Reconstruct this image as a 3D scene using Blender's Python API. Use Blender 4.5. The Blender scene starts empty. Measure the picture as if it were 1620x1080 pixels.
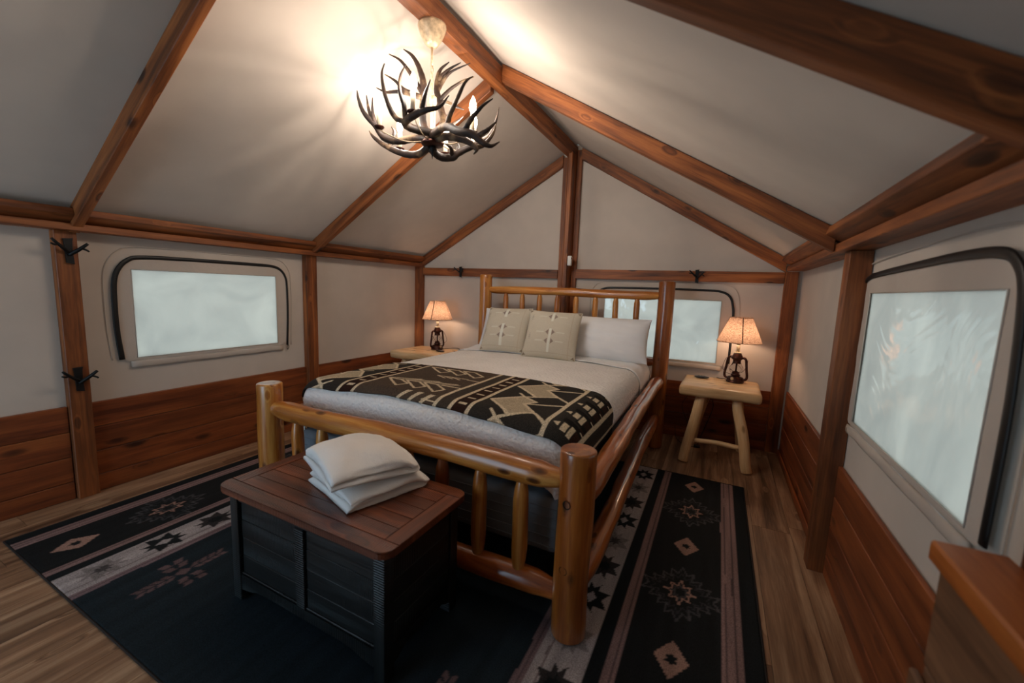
import bpy, bmesh, math, random
import numpy as np
from mathutils import Vector, Matrix
random.seed(7)
rng = np.random.default_rng(7)

# ------------------------------------------------------------------ camera, sky, exposure
scene = bpy.context.scene
cam_data = bpy.data.cameras.new('camera')
cam = bpy.data.objects.new('camera', cam_data)
scene.collection.objects.link(cam)
cam_data.sensor_fit = 'HORIZONTAL'
cam_data.sensor_width = 36.0
cam_data.lens = 648.19 / 1620 * 36.0
cam_data.clip_start = 0.03
cam_data.dof.use_dof = True
cam_data.dof.focus_distance = 2.7
cam_data.dof.aperture_fstop = 2.0
right = Vector((0.891929, 0.45058761, 0.03786103))
up = Vector((-0.09034112, 0.09553199, 0.99131838))
fwd = Vector((-0.44305884, 0.88760602, -0.12591434))
cam.matrix_world = Matrix(((right.x, up.x, -fwd.x, 0.0),
                           (right.y, up.y, -fwd.y, 0.0),
                           (right.z, up.z, -fwd.z, 1.24),
                           (0, 0, 0, 1)))
scene.camera = cam

world = bpy.data.worlds.new('overcast_sky')
scene.world = world
world.use_nodes = True
bg = world.node_tree.nodes['Background']
bg.inputs['Color'].default_value = (0.56, 0.79, 1.0, 1)
bg.inputs['Strength'].default_value = 3.0

BULB_STRENGTH = 235.0        # emission strength of the chandelier flames
LAMP_STRENGTH = 90.0
scene.view_settings.view_transform = 'Standard'
scene.view_settings.look = 'None'
scene.view_settings.gamma = 1.0
scene.view_settings.use_curve_mapping = False
scene.view_settings.exposure = 0.3

# ------------------------------------------------------------------ helpers
COL = scene.collection
WM = {}                                     # world matrix of every object


def tag(o, label=None, cat=None, group=None, kind=None):
    if label: o['label'] = label
    if cat: o['category'] = cat
    if group: o['group'] = group
    if kind: o['kind'] = kind
    return o


def place(o, mw, parent=None):
    COL.objects.link(o)
    o.matrix_basis = mw
    WM[o.name] = mw.copy()
    if parent is not None:
        o.parent = parent
        o.matrix_parent_inverse = WM[parent.name].inverted()
    return o


def empty(name, loc):
    o = bpy.data.objects.new(name, None)
    o.empty_display_size = 0.05
    return place(o, Matrix.Translation(Vector(loc)))


def mesh_obj(name, verts, faces, mat, parent=None, mw=None, smooth=False, origin=None):
    me = bpy.data.meshes.new(name)
    if origin is not None:
        ov = Vector(origin)
        verts = [Vector(v) - ov for v in verts]
        mw = Matrix.Translation(ov)
    me.from_pydata([tuple(v) for v in verts], [], faces)
    me.update()
    if smooth:
        me.polygons.foreach_set('use_smooth', [True] * len(me.polygons))
    if mat is not None:
        me.materials.append(mat)
    o = bpy.data.objects.new(name, me)
    return place(o, mw if mw is not None else Matrix.Identity(4), parent)


def bm_obj(name, bm, mat, parent=None, mw=None, smooth=False):
    me = bpy.data.meshes.new(name)
    bm.normal_update()
    bm.to_mesh(me)
    bm.free()
    if smooth:
        me.polygons.foreach_set('use_smooth', [True] * len(me.polygons))
    me.materials.append(mat)
    o = bpy.data.objects.new(name, me)
    return place(o, mw if mw is not None else Matrix.Identity(4), parent)


BOXF = [(0, 3, 2, 1), (4, 5, 6, 7), (0, 1, 5, 4), (1, 2, 6, 5), (2, 3, 7, 6), (3, 0, 4, 7)]


def box(name, lo, hi, mat, parent=None, grain='x', bevel=0.0):
    """axis aligned box; the object's local X runs along the grain"""
    c = (Vector(lo) + Vector(hi)) / 2
    d = Vector(hi) - Vector(lo)
    if grain == 'x': R = Matrix.Identity(3)
    elif grain == 'y': R = Matrix(((0, -1, 0), (1, 0, 0), (0, 0, 1)))
    else: R = Matrix(((0, 0, -1), (0, 1, 0), (1, 0, 0)))
    l = R.inverted() @ d
    l = Vector((abs(l.x), abs(l.y), abs(l.z)))
    return local_box(name, l, Matrix.Translation(c) @ R.to_4x4(), mat, parent, bevel)


def local_box(name, l, mw, mat, parent=None, bevel=0.0, seg=1):
    bm = bmesh.new()
    bmesh.ops.create_cube(bm, size=1)
    bmesh.ops.scale(bm, vec=l, verts=bm.verts)
    if bevel > 0:
        bmesh.ops.bevel(bm, geom=bm.edges[:], offset=bevel, segments=seg, affect='EDGES', profile=0.5)
    return bm_obj(name, bm, mat, parent, mw, smooth=seg > 1)


def frame_to(p0, p1, upv=(0, 0, 1)):
    p0, p1 = Vector(p0), Vector(p1)
    x = (p1 - p0).normalized()
    u = Vector(upv)
    y = u.cross(x)
    if y.length < 1e-4: y = Vector((0, 1, 0))
    y.normalize()
    z = x.cross(y)
    m = Matrix((x, y, z)).transposed().to_4x4()
    m.translation = p0
    return m, (p1 - p0).length


def beam(name, p0, p1, w, h, mat, parent=None, bevel=0.0025, cut0=None, cut1=None):
    """square timber from p0 to p1 (axis), w across, h in the upward direction; vertical end cuts if asked"""
    m, L = frame_to(p0, p1)
    bm = bmesh.new()
    bmesh.ops.create_cube(bm, size=1)
    bmesh.ops.scale(bm, vec=(L, w, h), verts=bm.verts)
    bmesh.ops.translate(bm, vec=(L / 2, 0, 0), verts=bm.verts)
    sl = m.col[0].z / max(1e-6, math.hypot(m.col[0].x, m.col[0].y))
    for v in bm.verts:
        if v.co.x < L / 2 and cut0 == 'v': v.co.x += sl * v.co.z
        if v.co.x > L / 2 and cut1 == 'v': v.co.x += sl * v.co.z
    if bevel: bmesh.ops.bevel(bm, geom=bm.edges[:], offset=bevel, segments=1, affect='EDGES')
    return bm_obj(name, bm, mat, parent, m)


def smooth_path(pts, n):
    """Catmull-Rom resampling of a list of points (any dimension)"""
    P = np.array(pts, float)
    P = np.vstack([2 * P[0] - P[1], P, 2 * P[-1] - P[-2]])
    out = []
    k = len(pts) - 1
    for i in range(n):
        t = i / (n - 1) * k
        j = min(int(t), k - 1); f = t - j
        a, b, c, d = P[j], P[j + 1], P[j + 2], P[j + 3]
        out.append(0.5 * ((2 * b) + (-a + c) * f + (2 * a - 5 * b + 4 * c - d) * f * f + (-a + 3 * b - 3 * c + d) * f ** 3))
    return np.array(out)


def tube_geo(pts, radii, seg=10, flat=(1, 1), upv=(0, 0, 1), cap=True, wob=0.0):
    pts = [Vector(p) for p in pts]
    n = len(pts)
    V, F = [], []
    t0 = (pts[1] - pts[0]).normalized()
    u = Vector(upv)
    if abs(t0.dot(u)) > 0.95: u = Vector((1, 0, 0))
    a = (u - t0 * u.dot(t0)).normalized()
    for i, p in enumerate(pts):
        t = (pts[min(i + 1, n - 1)] - pts[max(i - 1, 0)]).normalized()
        a = (a - t * a.dot(t)).normalized()
        b = t.cross(a)
        r = radii[i] if hasattr(radii, '__len__') else radii
        for k in range(seg):
            th = 2 * math.pi * k / seg
            rr = r * (1 + (wob * math.sin(3.1 * i + 2 * th) + wob * math.sin(1.3 * i + 5.0 * th + 1) if wob else 0))
            V.append(p + a * (math.cos(th) * rr * flat[0]) + b * (math.sin(th) * rr * flat[1]))
    for i in range(n - 1):
        for k in range(seg):
            k2 = (k + 1) % seg
            F.append((i * seg + k, i * seg + k2, (i + 1) * seg + k2, (i + 1) * seg + k))
    if cap:
        F.append(tuple(reversed(range(seg))))
        F.append(tuple((n - 1) * seg + k for k in range(seg)))
    return V, F


def tube(name, pts, radii, mat, parent=None, seg=10, n=None, **kw):
    if n: 
        if hasattr(radii, '__len__'):
            q = smooth_path([list(p) + [r] for p, r in zip(pts, radii)], n)
            pts, radii = q[:, :3], np.maximum(q[:, 3], 1e-4)
        else: pts = smooth_path(pts, n)
    V, F = tube_geo(pts, radii, seg, **kw)
    o = mesh_obj(name, V, F, mat, parent, smooth=True, origin=V[0] if parent is None else None)
    return o


def multi_tube(name, lst, mat, parent=None, seg=8):
    V, F = [], []
    for pts, rad, n in lst:
        q = smooth_path([list(p) + [r] for p, r in zip(pts, rad)], n)
        v, f = tube_geo(q[:, :3], np.maximum(q[:, 3], 4e-4), seg, wob=0.04)
        b = len(V); V += v; F += [tuple(i + b for i in g) for g in f]
    return mesh_obj(name, V, F, mat, parent, smooth=True)


def log(name, p0, p1, r, mat, parent=None, seg=18, taper0=1.0, taper1=1.0, tl=0.05, wob=0.03, rnd=0.008, seed=0, bend=0.004):
    """peeled log with slightly uneven skin, optional tapered (tenon) ends, softly rounded rims"""
    m, L = frame_to(p0, p1)
    n = max(8, int(L / 0.04))
    xs = [0.0, rnd * 0.35, rnd] + [rnd + (L - 2 * rnd) * i / n for i in range(1, n)] + [L - rnd, L - rnd * 0.35, L]
    R = random.Random(seed * 31 + 5)
    ph = [R.uniform(0, 6.28) for _ in range(8)]
    V, F = [], []
    for i, x in enumerate(xs):
        e = 1.0
        if x < tl: e = taper0 + (1 - taper0) * (0.5 - 0.5 * math.cos(math.pi * x / tl))
        if x > L - tl: e = min(e, taper1 + (1 - taper1) * (0.5 - 0.5 * math.cos(math.pi * (L - x) / tl)))
        d = min(x, L - x)
        if d < rnd: e *= 1 - (rnd / r) * (1 - math.sqrt(max(0.0, 1 - (1 - d / rnd) ** 2)))
        cy = bend * math.sin(3.1 * x / max(L, .01) * 2 + ph[0]); cz = bend * math.sin(2.3 * x / max(L, .01) * 3 + ph[1])
        if d < 0.06: cy *= d / 0.06; cz *= d / 0.06
        for k in range(seg):
            th = 2 * math.pi * k / seg
            rr = r * e * (1 + wob * (math.sin(2 * th + x * 9 + ph[2]) * .6 + math.sin(3 * th - x * 14 + ph[3]) * .4 + math.sin(x * 21 + ph[4]) * .5 + math.sin(5 * th + x * 33 + ph[5]) * .25))
            V.append((x, cy + rr * math.cos(th), cz + rr * math.sin(th)))
    N = len(xs)
    for i in range(N - 1):
        for k in range(seg):
            k2 = (k + 1) % seg
            F.append((i * seg + k, i * seg + k2, (i + 1) * seg + k2, (i + 1) * seg + k))
    F.append(tuple(reversed(range(seg)))); F.append(tuple((N - 1) * seg + k for k in range(seg)))
    o = mesh_obj(name, V, F, mat, parent, mw=m, smooth=True)
    me = o.data
    me.polygons[len(F) - 1].use_smooth = False; me.polygons[len(F) - 2].use_smooth = False
    return o


def lathe(name, prof, mat, parent=None, loc=(0, 0, 0), seg=24, cap=True, smooth=True):
    V, F = [], []
    for r, z in prof:
        for k in range(seg):
            th = 2 * math.pi * k / seg
            V.append((loc[0] + r * math.cos(th), loc[1] + r * math.sin(th), loc[2] + z))
    for i in range(len(prof) - 1):
        for k in range(seg):
            k2 = (k + 1) % seg
            F.append((i * seg + k, i * seg + k2, (i + 1) * seg + k2, (i + 1) * seg + k))
    if cap:
        F.append(tuple(reversed(range(seg)))); F.append(tuple((len(prof) - 1) * seg + k for k in range(seg)))
    return mesh_obj(name, V, F, mat, parent, smooth=smooth)


def grid_faces(nu, nv, base=0, flip=False):
    F = []
    for j in range(nv - 1):
        for i in range(nu - 1):
            a = base + j * nu + i
            q = (a, a + 1, a + nu + 1, a + nu)
            F.append(q[::-1] if flip else q)
    return F


def grid_mesh(name, P, mat, parent=None, colors=None, mw=None, flip=False, smooth=True):
    """P: (nv,nu,3) numpy array"""
    nv, nu = P.shape[:2]
    me = bpy.data.meshes.new(name)
    idx = np.arange(nu * nv).reshape(nv, nu)
    q = np.stack([idx[:-1, :-1], idx[:-1, 1:], idx[1:, 1:], idx[1:, :-1]], -1).reshape(-1, 4)
    if flip: q = q[:, ::-1]
    me.vertices.add(nu * nv); me.vertices.foreach_set('co', P.reshape(-1).astype(np.float32))
    me.loops.add(q.size); me.loops.foreach_set('vertex_index', q.reshape(-1).astype(np.int32))
    me.polygons.add(len(q)); me.polygons.foreach_set('loop_start', np.arange(0, q.size, 4, dtype=np.int32))
    me.polygons.foreach_set('loop_total', np.full(len(q), 4, dtype=np.int32))
    me.update(calc_edges=True)
    if smooth: me.polygons.foreach_set('use_smooth', [True] * len(q))
    if colors is not None:
        ca = me.color_attributes.new('print', 'FLOAT_COLOR', 'POINT')
        c4 = np.concatenate([colors.reshape(-1, 3), np.ones((nu * nv, 1))], 1).astype(np.float32)
        ca.data.foreach_set('color', c4.reshape(-1))
    me.materials.append(mat)
    me.validate()
    o = bpy.data.objects.new(name, me)
    return place(o, mw if mw is not None else Matrix.Identity(4), parent)


def solidify(o, t, offset=-1.0):
    md = o.modifiers.new('thickness', 'SOLIDIFY'); md.thickness = t; md.offset = offset
    return o


def lin(r, g, b):
    def f(c):
        c /= 255.0
        return c / 12.92 if c <= 0.04045 else ((c + 0.055) / 1.055) ** 2.4
    return np.array([f(r), f(g), f(b)])


def nz(x, y, s=0):
    """cheap smooth noise in numpy"""
    return (np.sin(x * 1.0 + 1.7 * np.sin(y * 0.9 + s) + s * 2.1) + np.sin(y * 1.3 + 1.3 * np.sin(x * 1.1 - s) + s) +
            0.5 * np.sin(2.3 * x - 1.9 * y + 3 * s) + 0.5 * np.sin(2.9 * y + 1.6 * x + s * 5)) / 3.0


class Print:
    """paints flat colour regions on arrays of cloth coordinates"""
    def __init__(s, X, Y, base):
        s.X, s.Y = X, Y
        s.C = np.zeros(X.shape + (3,)) + base

    def fill(s, m, c, a=1.0):
        s.C[m] = s.C[m] * (1 - a) + c * a

    def rect(s, x0, x1, y0, y1, c, a=1.0):
        s.fill((s.X >= x0) & (s.X < x1) & (s.Y >= y0) & (s.Y < y1), c, a)

    def inside(s, pts):
        m = np.zeros(s.X.shape, bool)
        n = len(pts)
        xs = [p[0] for p in pts]; ys = [p[1] for p in pts]
        bb = (s.X >= min(xs)) & (s.X <= max(xs)) & (s.Y >= min(ys)) & (s.Y <= max(ys))
        x = s.X[bb]; y = s.Y[bb]; r = np.zeros(x.shape, bool)
        for i in range(n):
            x1, y1 = pts[i]; x2, y2 = pts[(i + 1) % n]
            if y1 == y2: continue
            c = ((y1 > y) != (y2 > y)) & (x < (x2 - x1) * (y - y1) / (y2 - y1) + x1)
            r ^= c
        m[bb] = r
        return m

    def poly(s, pts, c, a=1.0): s.fill(s.inside(pts), c, a)

    def stroke(s, pts, w, c, closed=False, a=1.0):
        P = list(pts) + ([pts[0]] if closed else [])
        M = np.zeros(s.X.shape, bool)
        for (x1, y1), (x2, y2) in zip(P[:-1], P[1:]):
            bb = (s.X > min(x1, x2) - w) & (s.X < max(x1, x2) + w) & (s.Y > min(y1, y2) - w) & (s.Y < max(y1, y2) + w)
            x = s.X[bb]; y = s.Y[bb]
            dx, dy = x2 - x1, y2 - y1
            t = np.clip(((x - x1) * dx + (y - y1) * dy) / (dx * dx + dy * dy + 1e-12), 0, 1)
            d = np.hypot(x - x1 - t * dx, y - y1 - t * dy)
            mm = np.zeros(s.X.shape, bool); mm[bb] = d < w / 2
            M |= mm
        s.fill(M, c, a)


# ------------------------------------------------------------------ materials
def new_mat(name):
    m = bpy.data.materials.new(name)
    m.use_nodes = True
    nt = m.node_tree
    for n in list(nt.nodes): nt.nodes.remove(n)
    out = nt.nodes.new('ShaderNodeOutputMaterial')
    return m, nt, out


def N(nt, t, **kw):
    n = nt.nodes.new(t)
    for k, v in kw.items():
        if k in n.inputs: n.inputs[k].default_value = v
        else: setattr(n, k, v)
    return n


def ramp(nt, fac, stops):
    n = nt.nodes.new('ShaderNodeValToRGB')
    e = n.color_ramp.elements
    e[0].position, e[0].color = stops[0][0], (*stops[0][1], 1)
    e[1].position, e[1].color = stops[-1][0], (*stops[-1][1], 1)
    for p, c in stops[1:-1]:
        x = e.new(p); x.color = (*c, 1)
    nt.links.new(fac, n.inputs['Fac'])
    return n


def mixc(nt, fac, a, b, mode='MIX'):
    n = nt.nodes.new('ShaderNodeMix'); n.data_type = 'RGBA'; n.blend_type = mode
    if isinstance(fac, (int, float)): n.inputs[0].default_value = fac
    else: nt.links.new(fac, n.inputs[0])
    for i, v in ((6, a), (7, b)):
        if isinstance(v, (tuple, list, np.ndarray)): n.inputs[i].default_value = (*[float(q) for q in v[:3]], 1)
        else: nt.links.new(v, n.inputs[i])
    return n.outputs[2]


def math_n(nt, op, a, b=0.5):
    n = nt.nodes.new('ShaderNodeMath'); n.operation = op
    for i, v in ((0, a), (1, b)):
        if isinstance(v, (int, float)): n.inputs[i].default_value = v
        else: nt.links.new(v, n.inputs[i])
    return n.outputs[0]


def wood(name, dark, mid, light, rough=0.5, gscale=1.0, knots=0.6, coat=0.0, bump=0.25, var=0.25, saw=0.0, knotcol=None, stretch=0.07, ks=(3.2, 8.5, 8.5), coatr=0.2):
    m, nt, out = new_mat(name)
    tc = N(nt, 'ShaderNodeTexCoord'); oi = N(nt, 'ShaderNodeObjectInfo')
    mp = N(nt, 'ShaderNodeVectorMath', operation='SCALE'); nt.links.new(oi.outputs['Random'], mp.inputs['Scale'])
    mp.inputs[0].default_value = (37.0, 19.0, 53.0)
    add = N(nt, 'ShaderNodeVectorMath', operation='ADD')
    nt.links.new(tc.outputs['Object'], add.inputs[0]); nt.links.new(mp.outputs[0], add.inputs[1])
    # knots
    kmap = N(nt, 'ShaderNodeMapping'); kmap.inputs['Scale'].default_value = ks
    nt.links.new(add.outputs[0], kmap.inputs['Vector'])
    vor = N(nt, 'ShaderNodeTexVoronoi'); vor.inputs['Scale'].default_value = 1.0
    nt.links.new(kmap.outputs[0], vor.inputs['Vector'])
    kd = nt.nodes.new('ShaderNodeMapRange'); kd.interpolation_type = 'SMOOTHSTEP'
    kd.inputs[1].default_value = 0.06; kd.inputs[2].default_value = 0.27; kd.inputs[3].default_value = 1.0; kd.inputs[4].default_value = 0.0
    nt.links.new(vor.outputs['Distance'], kd.inputs[0])
    # grain, warped round the knots
    gmap = N(nt, 'ShaderNodeMapping'); gmap.inputs['Scale'].default_value = (stretch * 22 * gscale, 22 * gscale, 22 * gscale)
    nt.links.new(add.outputs[0], gmap.inputs['Vector'])
    warp = N(nt, 'ShaderNodeVectorMath', operation='SCALE'); 
    comb = N(nt, 'ShaderNodeCombineXYZ'); nt.links.new(kd.outputs[0], comb.inputs[1]); nt.links.new(kd.outputs[0], comb.inputs[2])
    nt.links.new(comb.outputs[0], warp.inputs[0]); warp.inputs['Scale'].default_value = 0.9
    gadd = N(nt, 'ShaderNodeVectorMath', operation='ADD'); nt.links.new(gmap.outputs[0], gadd.inputs[0]); nt.links.new(warp.outputs[0], gadd.inputs[1])
    n1 = N(nt, 'ShaderNodeTexNoise'); n1.inputs['Scale'].default_value = 1.0; n1.inputs['Detail'].default_value = 5.0; n1.inputs['Distortion'].default_value = 0.6
    nt.links.new(gadd.outputs[0], n1.inputs['Vector'])
    fmap = N(nt, 'ShaderNodeMapping'); fmap.inputs['Scale'].default_value = (9, 160, 160)
    nt.links.new(add.outputs[0], fmap.inputs['Vector'])
    n2 = N(nt, 'ShaderNodeTexNoise'); n2.inputs['Scale'].default_value = 1.0; n2.inputs['Detail'].default_value = 3.0
    nt.links.new(fmap.outputs[0], n2.inputs['Vector'])
    f = math_n(nt, 'ADD', math_n(nt, 'MULTIPLY', n1.outputs[0], 0.78), math_n(nt, 'MULTIPLY', n2.outputs[0], 0.22))
    cr = ramp(nt, f, [(0.34, dark), (0.5, mid), (0.66, light)])
    # blotchy stain
    bmap = N(nt, 'ShaderNodeMapping'); bmap.inputs['Scale'].default_value = (2.0, 5, 5); nt.links.new(add.outputs[0], bmap.inputs['Vector'])
    n3 = N(nt, 'ShaderNodeTexNoise'); n3.inputs['Scale'].default_value = 1.3; n3.inputs['Detail'].default_value = 2.0
    nt.links.new(bmap.outputs[0], n3.inputs['Vector'])
    bl = ramp(nt, n3.outputs[0], [(0.3, (0.72,) * 3), (0.7, (1.22,) * 3)])
    c = mixc(nt, 0.8, cr.outputs[0], bl.outputs[0], 'MULTIPLY')
    kc = knotcol if knotcol is not None else tuple(float(x) * 0.28 for x in dark)
    ksel = math_n(nt, 'MULTIPLY', math_n(nt, 'MULTIPLY', kd.outputs[0], math_n(nt, 'GREATER_THAN', vor.outputs['Color'], 0.42)), knots)
    c = mixc(nt, ksel, c, kc)
    # piece-to-piece variation
    hs = N(nt, 'ShaderNodeHueSaturation')
    vv = nt.nodes.new('ShaderNodeMapRange'); vv.inputs[3].default_value = 1 - var; vv.inputs[4].default_value = 1 + var
    nt.links.new(oi.outputs['Random'], vv.inputs[0]); nt.links.new(vv.outputs[0], hs.inputs['Value']); nt.links.new(c, hs.inputs['Color'])
    b = N(nt, 'ShaderNodeBsdfPrincipled'); b.inputs['Roughness'].default_value = rough
    b.inputs['Coat Weight'].default_value = coat; b.inputs['Coat Roughness'].default_value = coatr
    nt.links.new(hs.outputs[0], b.inputs['Base Color'])
    h = f
    if saw > 0:
        wv = N(nt, 'ShaderNodeTexWave'); wv.wave_type = 'BANDS'; wv.bands_direction = 'X'
        wv.inputs['Scale'].default_value = 38.0; wv.inputs['Distortion'].default_value = 1.2; wv.inputs['Detail'].default_value = 1.0; wv.inputs['Detail Scale'].default_value = 0.3
        nt.links.new(add.outputs[0], wv.inputs['Vector'])
        msk = ramp(nt, n3.outputs[0], [(0.45, (0, 0, 0)), (0.6, (1, 1, 1))])
        h = math_n(nt, 'ADD', f, math_n(nt, 'MULTIPLY', math_n(nt, 'MULTIPLY', wv.outputs['Fac'], msk.outputs[0]), saw))
    bp = N(nt, 'ShaderNodeBump'); bp.inputs['Strength'].default_value = bump; bp.inputs['Distance'].default_value = 0.004
    nt.links.new(h, bp.inputs['Height']); nt.links.new(bp.outputs[0], b.inputs['Normal'])
    nt.links.new(b.outputs[0], out.inputs[0])
    return m


def plain(name, col, rough=0.5, metal=0.0, bump=0.0, bscale=200, coat=0.0, sheen=0.0, noise=0.0, nscale=8.0):
    m, nt, out = new_mat(name)
    b = N(nt, 'ShaderNodeBsdfPrincipled')
    b.inputs['Base Color'].default_value = (*[float(q) for q in col], 1); b.inputs['Roughness'].default_value = rough; b.inputs['Metallic'].default_value = metal
    b.inputs['Coat Weight'].default_value = coat; b.inputs['Sheen Weight'].default_value = sheen
    tc = N(nt, 'ShaderNodeTexCoord')
    if noise > 0:
        n0 = N(nt, 'ShaderNodeTexNoise'); n0.inputs['Scale'].default_value = nscale; n0.inputs['Detail'].default_value = 4
        nt.links.new(tc.outputs['Object'], n0.inputs['Vector'])
        r = ramp(nt, n0.outputs[0], [(0.35, (1 - noise,) * 3), (0.65, (1 + noise,) * 3)])
        nt.links.new(mixc(nt, 1.0, col, r.outputs[0], 'MULTIPLY'), b.inputs['Base Color'])
    if bump > 0:
        n1 = N(nt, 'ShaderNodeTexNoise'); n1.inputs['Scale'].default_value = bscale; n1.inputs['Detail'].default_value = 3
        nt.links.new(tc.outputs['Object'], n1.inputs['Vector'])
        bp = N(nt, 'ShaderNodeBump'); bp.inputs['Strength'].default_value = bump; bp.inputs['Distance'].default_value = 0.004
        nt.links.new(n1.outputs[0], bp.inputs['Height']); nt.links.new(bp.outputs[0], b.inputs['Normal'])
    nt.links.new(b.outputs[0], out.inputs[0])
    return m


def cloth(name, col, trans=0.0, tcol=None, weave=900.0, bump=0.15, wrinkle=0.0, wscale=3.0, attr=False, wear=0.0, rough=0.9, tint=0.03):
    m, nt, out = new_mat(name)
    tc = N(nt, 'ShaderNodeTexCoord')
    if attr:
        at = N(nt, 'ShaderNodeAttribute'); at.attribute_name = 'print'; c = at.outputs['Color']
    else:
        rgb = N(nt, 'ShaderNodeRGB'); rgb.outputs[0].default_value = (*[float(q) for q in col], 1); c = rgb.outputs[0]
    n0 = N(nt, 'ShaderNodeTexNoise'); n0.inputs['Scale'].default_value = 260 if wear else 5.0; n0.inputs['Detail'].default_value = 3
    nt.links.new(tc.outputs['Object'], n0.inputs['Vector'])
    t = max(tint, wear)
    r = ramp(nt, n0.outputs[0], [(0.35, (1 - t,) * 3), (0.65, (1 + t,) * 3)])
    c = mixc(nt, 1.0, c, r.outputs[0], 'MULTIPLY')
    b = N(nt, 'ShaderNodeBsdfPrincipled'); b.inputs['Roughness'].default_value = rough; b.inputs['Specular IOR Level'].default_value = 0.15
    nt.links.new(c, b.inputs['Base Color'])
    wv = N(nt, 'ShaderNodeTexNoise'); wv.inputs['Scale'].default_value = weave; wv.inputs['Detail'].default_value = 1
    nt.links.new(tc.outputs['Object'], wv.inputs['Vector'])
    h = wv.outputs[0]
    if wrinkle > 0:
        wr = N(nt, 'ShaderNodeTexNoise'); wr.inputs['Scale'].default_value = wscale; wr.inputs['Detail'].default_value = 4; wr.inputs['Distortion'].default_value = 1.2
        nt.links.new(tc.outputs['Object'], wr.inputs['Vector'])
        h = math_n(nt, 'ADD', math_n(nt, 'MULTIPLY', h, 0.04), math_n(nt, 'MULTIPLY', wr.outputs[0], wrinkle))
    bp = N(nt, 'ShaderNodeBump'); bp.inputs['Strength'].default_value = bump; bp.inputs['Distance'].default_value = 0.01 if wrinkle else (0.012 if weave < 100 else 0.002)
    nt.links.new(h, bp.inputs['Height']); nt.links.new(bp.outputs[0], b.inputs['Normal'])
    if trans > 0:
        tr = N(nt, 'ShaderNodeBsdfTranslucent'); tr.inputs['Color'].default_value = (*[float(q) for q in (tcol if tcol is not None else col)], 1)
        mx = N(nt, 'ShaderNodeMixShader'); mx.inputs[0].default_value = trans
        nt.links.new(b.outputs[0], mx.inputs[1]); nt.links.new(tr.outputs[0], mx.inputs[2]); nt.links.new(mx.outputs[0], out.inputs[0])
    else: nt.links.new(b.outputs[0], out.inputs[0])
    return m


M = {}
M['frame'] = wood('stained_framing', lin(78, 40, 16), lin(128, 70, 31), lin(166, 98, 48), rough=0.55, knots=0.9, var=0.16, ks=(4.2, 11, 11))
M['wains'] = wood('cedar_wainscot', lin(88, 40, 18), lin(128, 65, 31), lin(156, 86, 42), rough=0.5, knots=0.95, gscale=0.8, var=0.12, ks=(3.4, 9, 9))
M['log'] = wood('varnished_log', lin(140, 74, 22), lin(188, 114, 42), lin(222, 162, 84), rough=0.34, coat=0.7, knots=0.95, gscale=0.9, var=0.07, bump=0.35, ks=(6.5, 15, 15), coatr=0.14, stretch=0.05)
M['redlog'] = wood('reddish_varnished_log', lin(112, 48, 16), lin(158, 80, 28), lin(196, 116, 52), rough=0.3, coat=0.9, knots=0.9, gscale=0.9, var=0.07, bump=0.35, ks=(6.5, 15, 15), coatr=0.12, stretch=0.05)
M['amber'] = wood('amber_varnished_log', lin(118, 56, 18), lin(160, 88, 32), lin(192, 124, 54), rough=0.32, coat=0.8, knots=0.9, gscale=0.9, var=0.05, bump=0.35, ks=(6.5, 15, 15), coatr=0.14, stretch=0.05)
M['pine'] = wood('pale_pine', lin(205, 160, 108), lin(226, 188, 138), lin(240, 212, 170), rough=0.42, coat=0.3, knots=0.9, var=0.03, knotcol=tuple(lin(90, 50, 25)), ks=(6, 14, 14))
M['floor'] = wood('vinyl_plank', lin(88, 62, 44), lin(142, 106, 78), lin(186, 152, 120), rough=0.42, knots=0.25, gscale=0.75, var=0.14, bump=0.08, stretch=0.06)
M['lid'] = wood('walnut_lid', lin(66, 28, 14), lin(104, 50, 27), lin(138, 74, 42), rough=0.36, coat=0.35, knots=0.2, saw=1.1, var=0.14, bump=0.35)
M['chest'] = wood('distressed_black_paint', lin(7, 9, 10), lin(15, 19, 20), lin(38, 44, 46), rough=0.42, knots=0.0, saw=0.7, var=0.12, bump=0.5)
M['console'] = wood('brown_rustic_board', lin(82, 54, 34), lin(116, 80, 54), lin(140, 100, 70), rough=0.6, knots=0.7, var=0.1)
M['consoletop'] = wood('orange_slab_wood', lin(132, 66, 22), lin(170, 94, 38), lin(192, 116, 56), rough=0.45, knots=0.7, var=0.04)
M['under'] = plain('subfloor', lin(30, 20, 14), 0.9)
M['canvas'] = cloth('tent_canvas', (0.59, 0.498, 0.418), trans=0.008, tcol=(0.7, 0.56, 0.42), weave=700, bump=0.35, wrinkle=0.6, wscale=1.6)
M['flap'] = cloth('window_flap_canvas', (0.57, 0.495, 0.425), trans=0.008, tcol=(0.6, 0.6, 0.6), weave=700, bump=0.5, wrinkle=0.8, wscale=7)
M['black'] = plain('black_zip', lin(14, 15, 16), 0.45)
M['iron'] = plain('black_iron', lin(17, 17, 18), 0.55, 0.3, bump=0.2, bscale=90)
M['coverlet'] = cloth('quilted_coverlet', (0.90, 0.885, 0.86), weave=60, bump=1.0)
M['sheet'] = cloth('white_cotton', (0.86, 0.86, 0.86), weave=900, bump=0.35, wrinkle=0.35, wscale=9)
M['boxspring'] = cloth('ribbed_box_spring', lin(112, 118, 124), weave=200, bump=0.4)
M['towel'] = cloth('white_terry', (0.91, 0.89, 0.86), weave=330, bump=1.0)
M['blanket'] = cloth('woven_blanket', None, attr=True, weave=500, bump=0.5, wear=0.42)
M['rug'] = cloth('printed_rug', None, attr=True, weave=350, bump=0.3, wear=0.3, rough=0.8)
M['cushion'] = cloth('woven_cushion', None, attr=True, weave=420, bump=0.5, wear=0.06)
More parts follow.
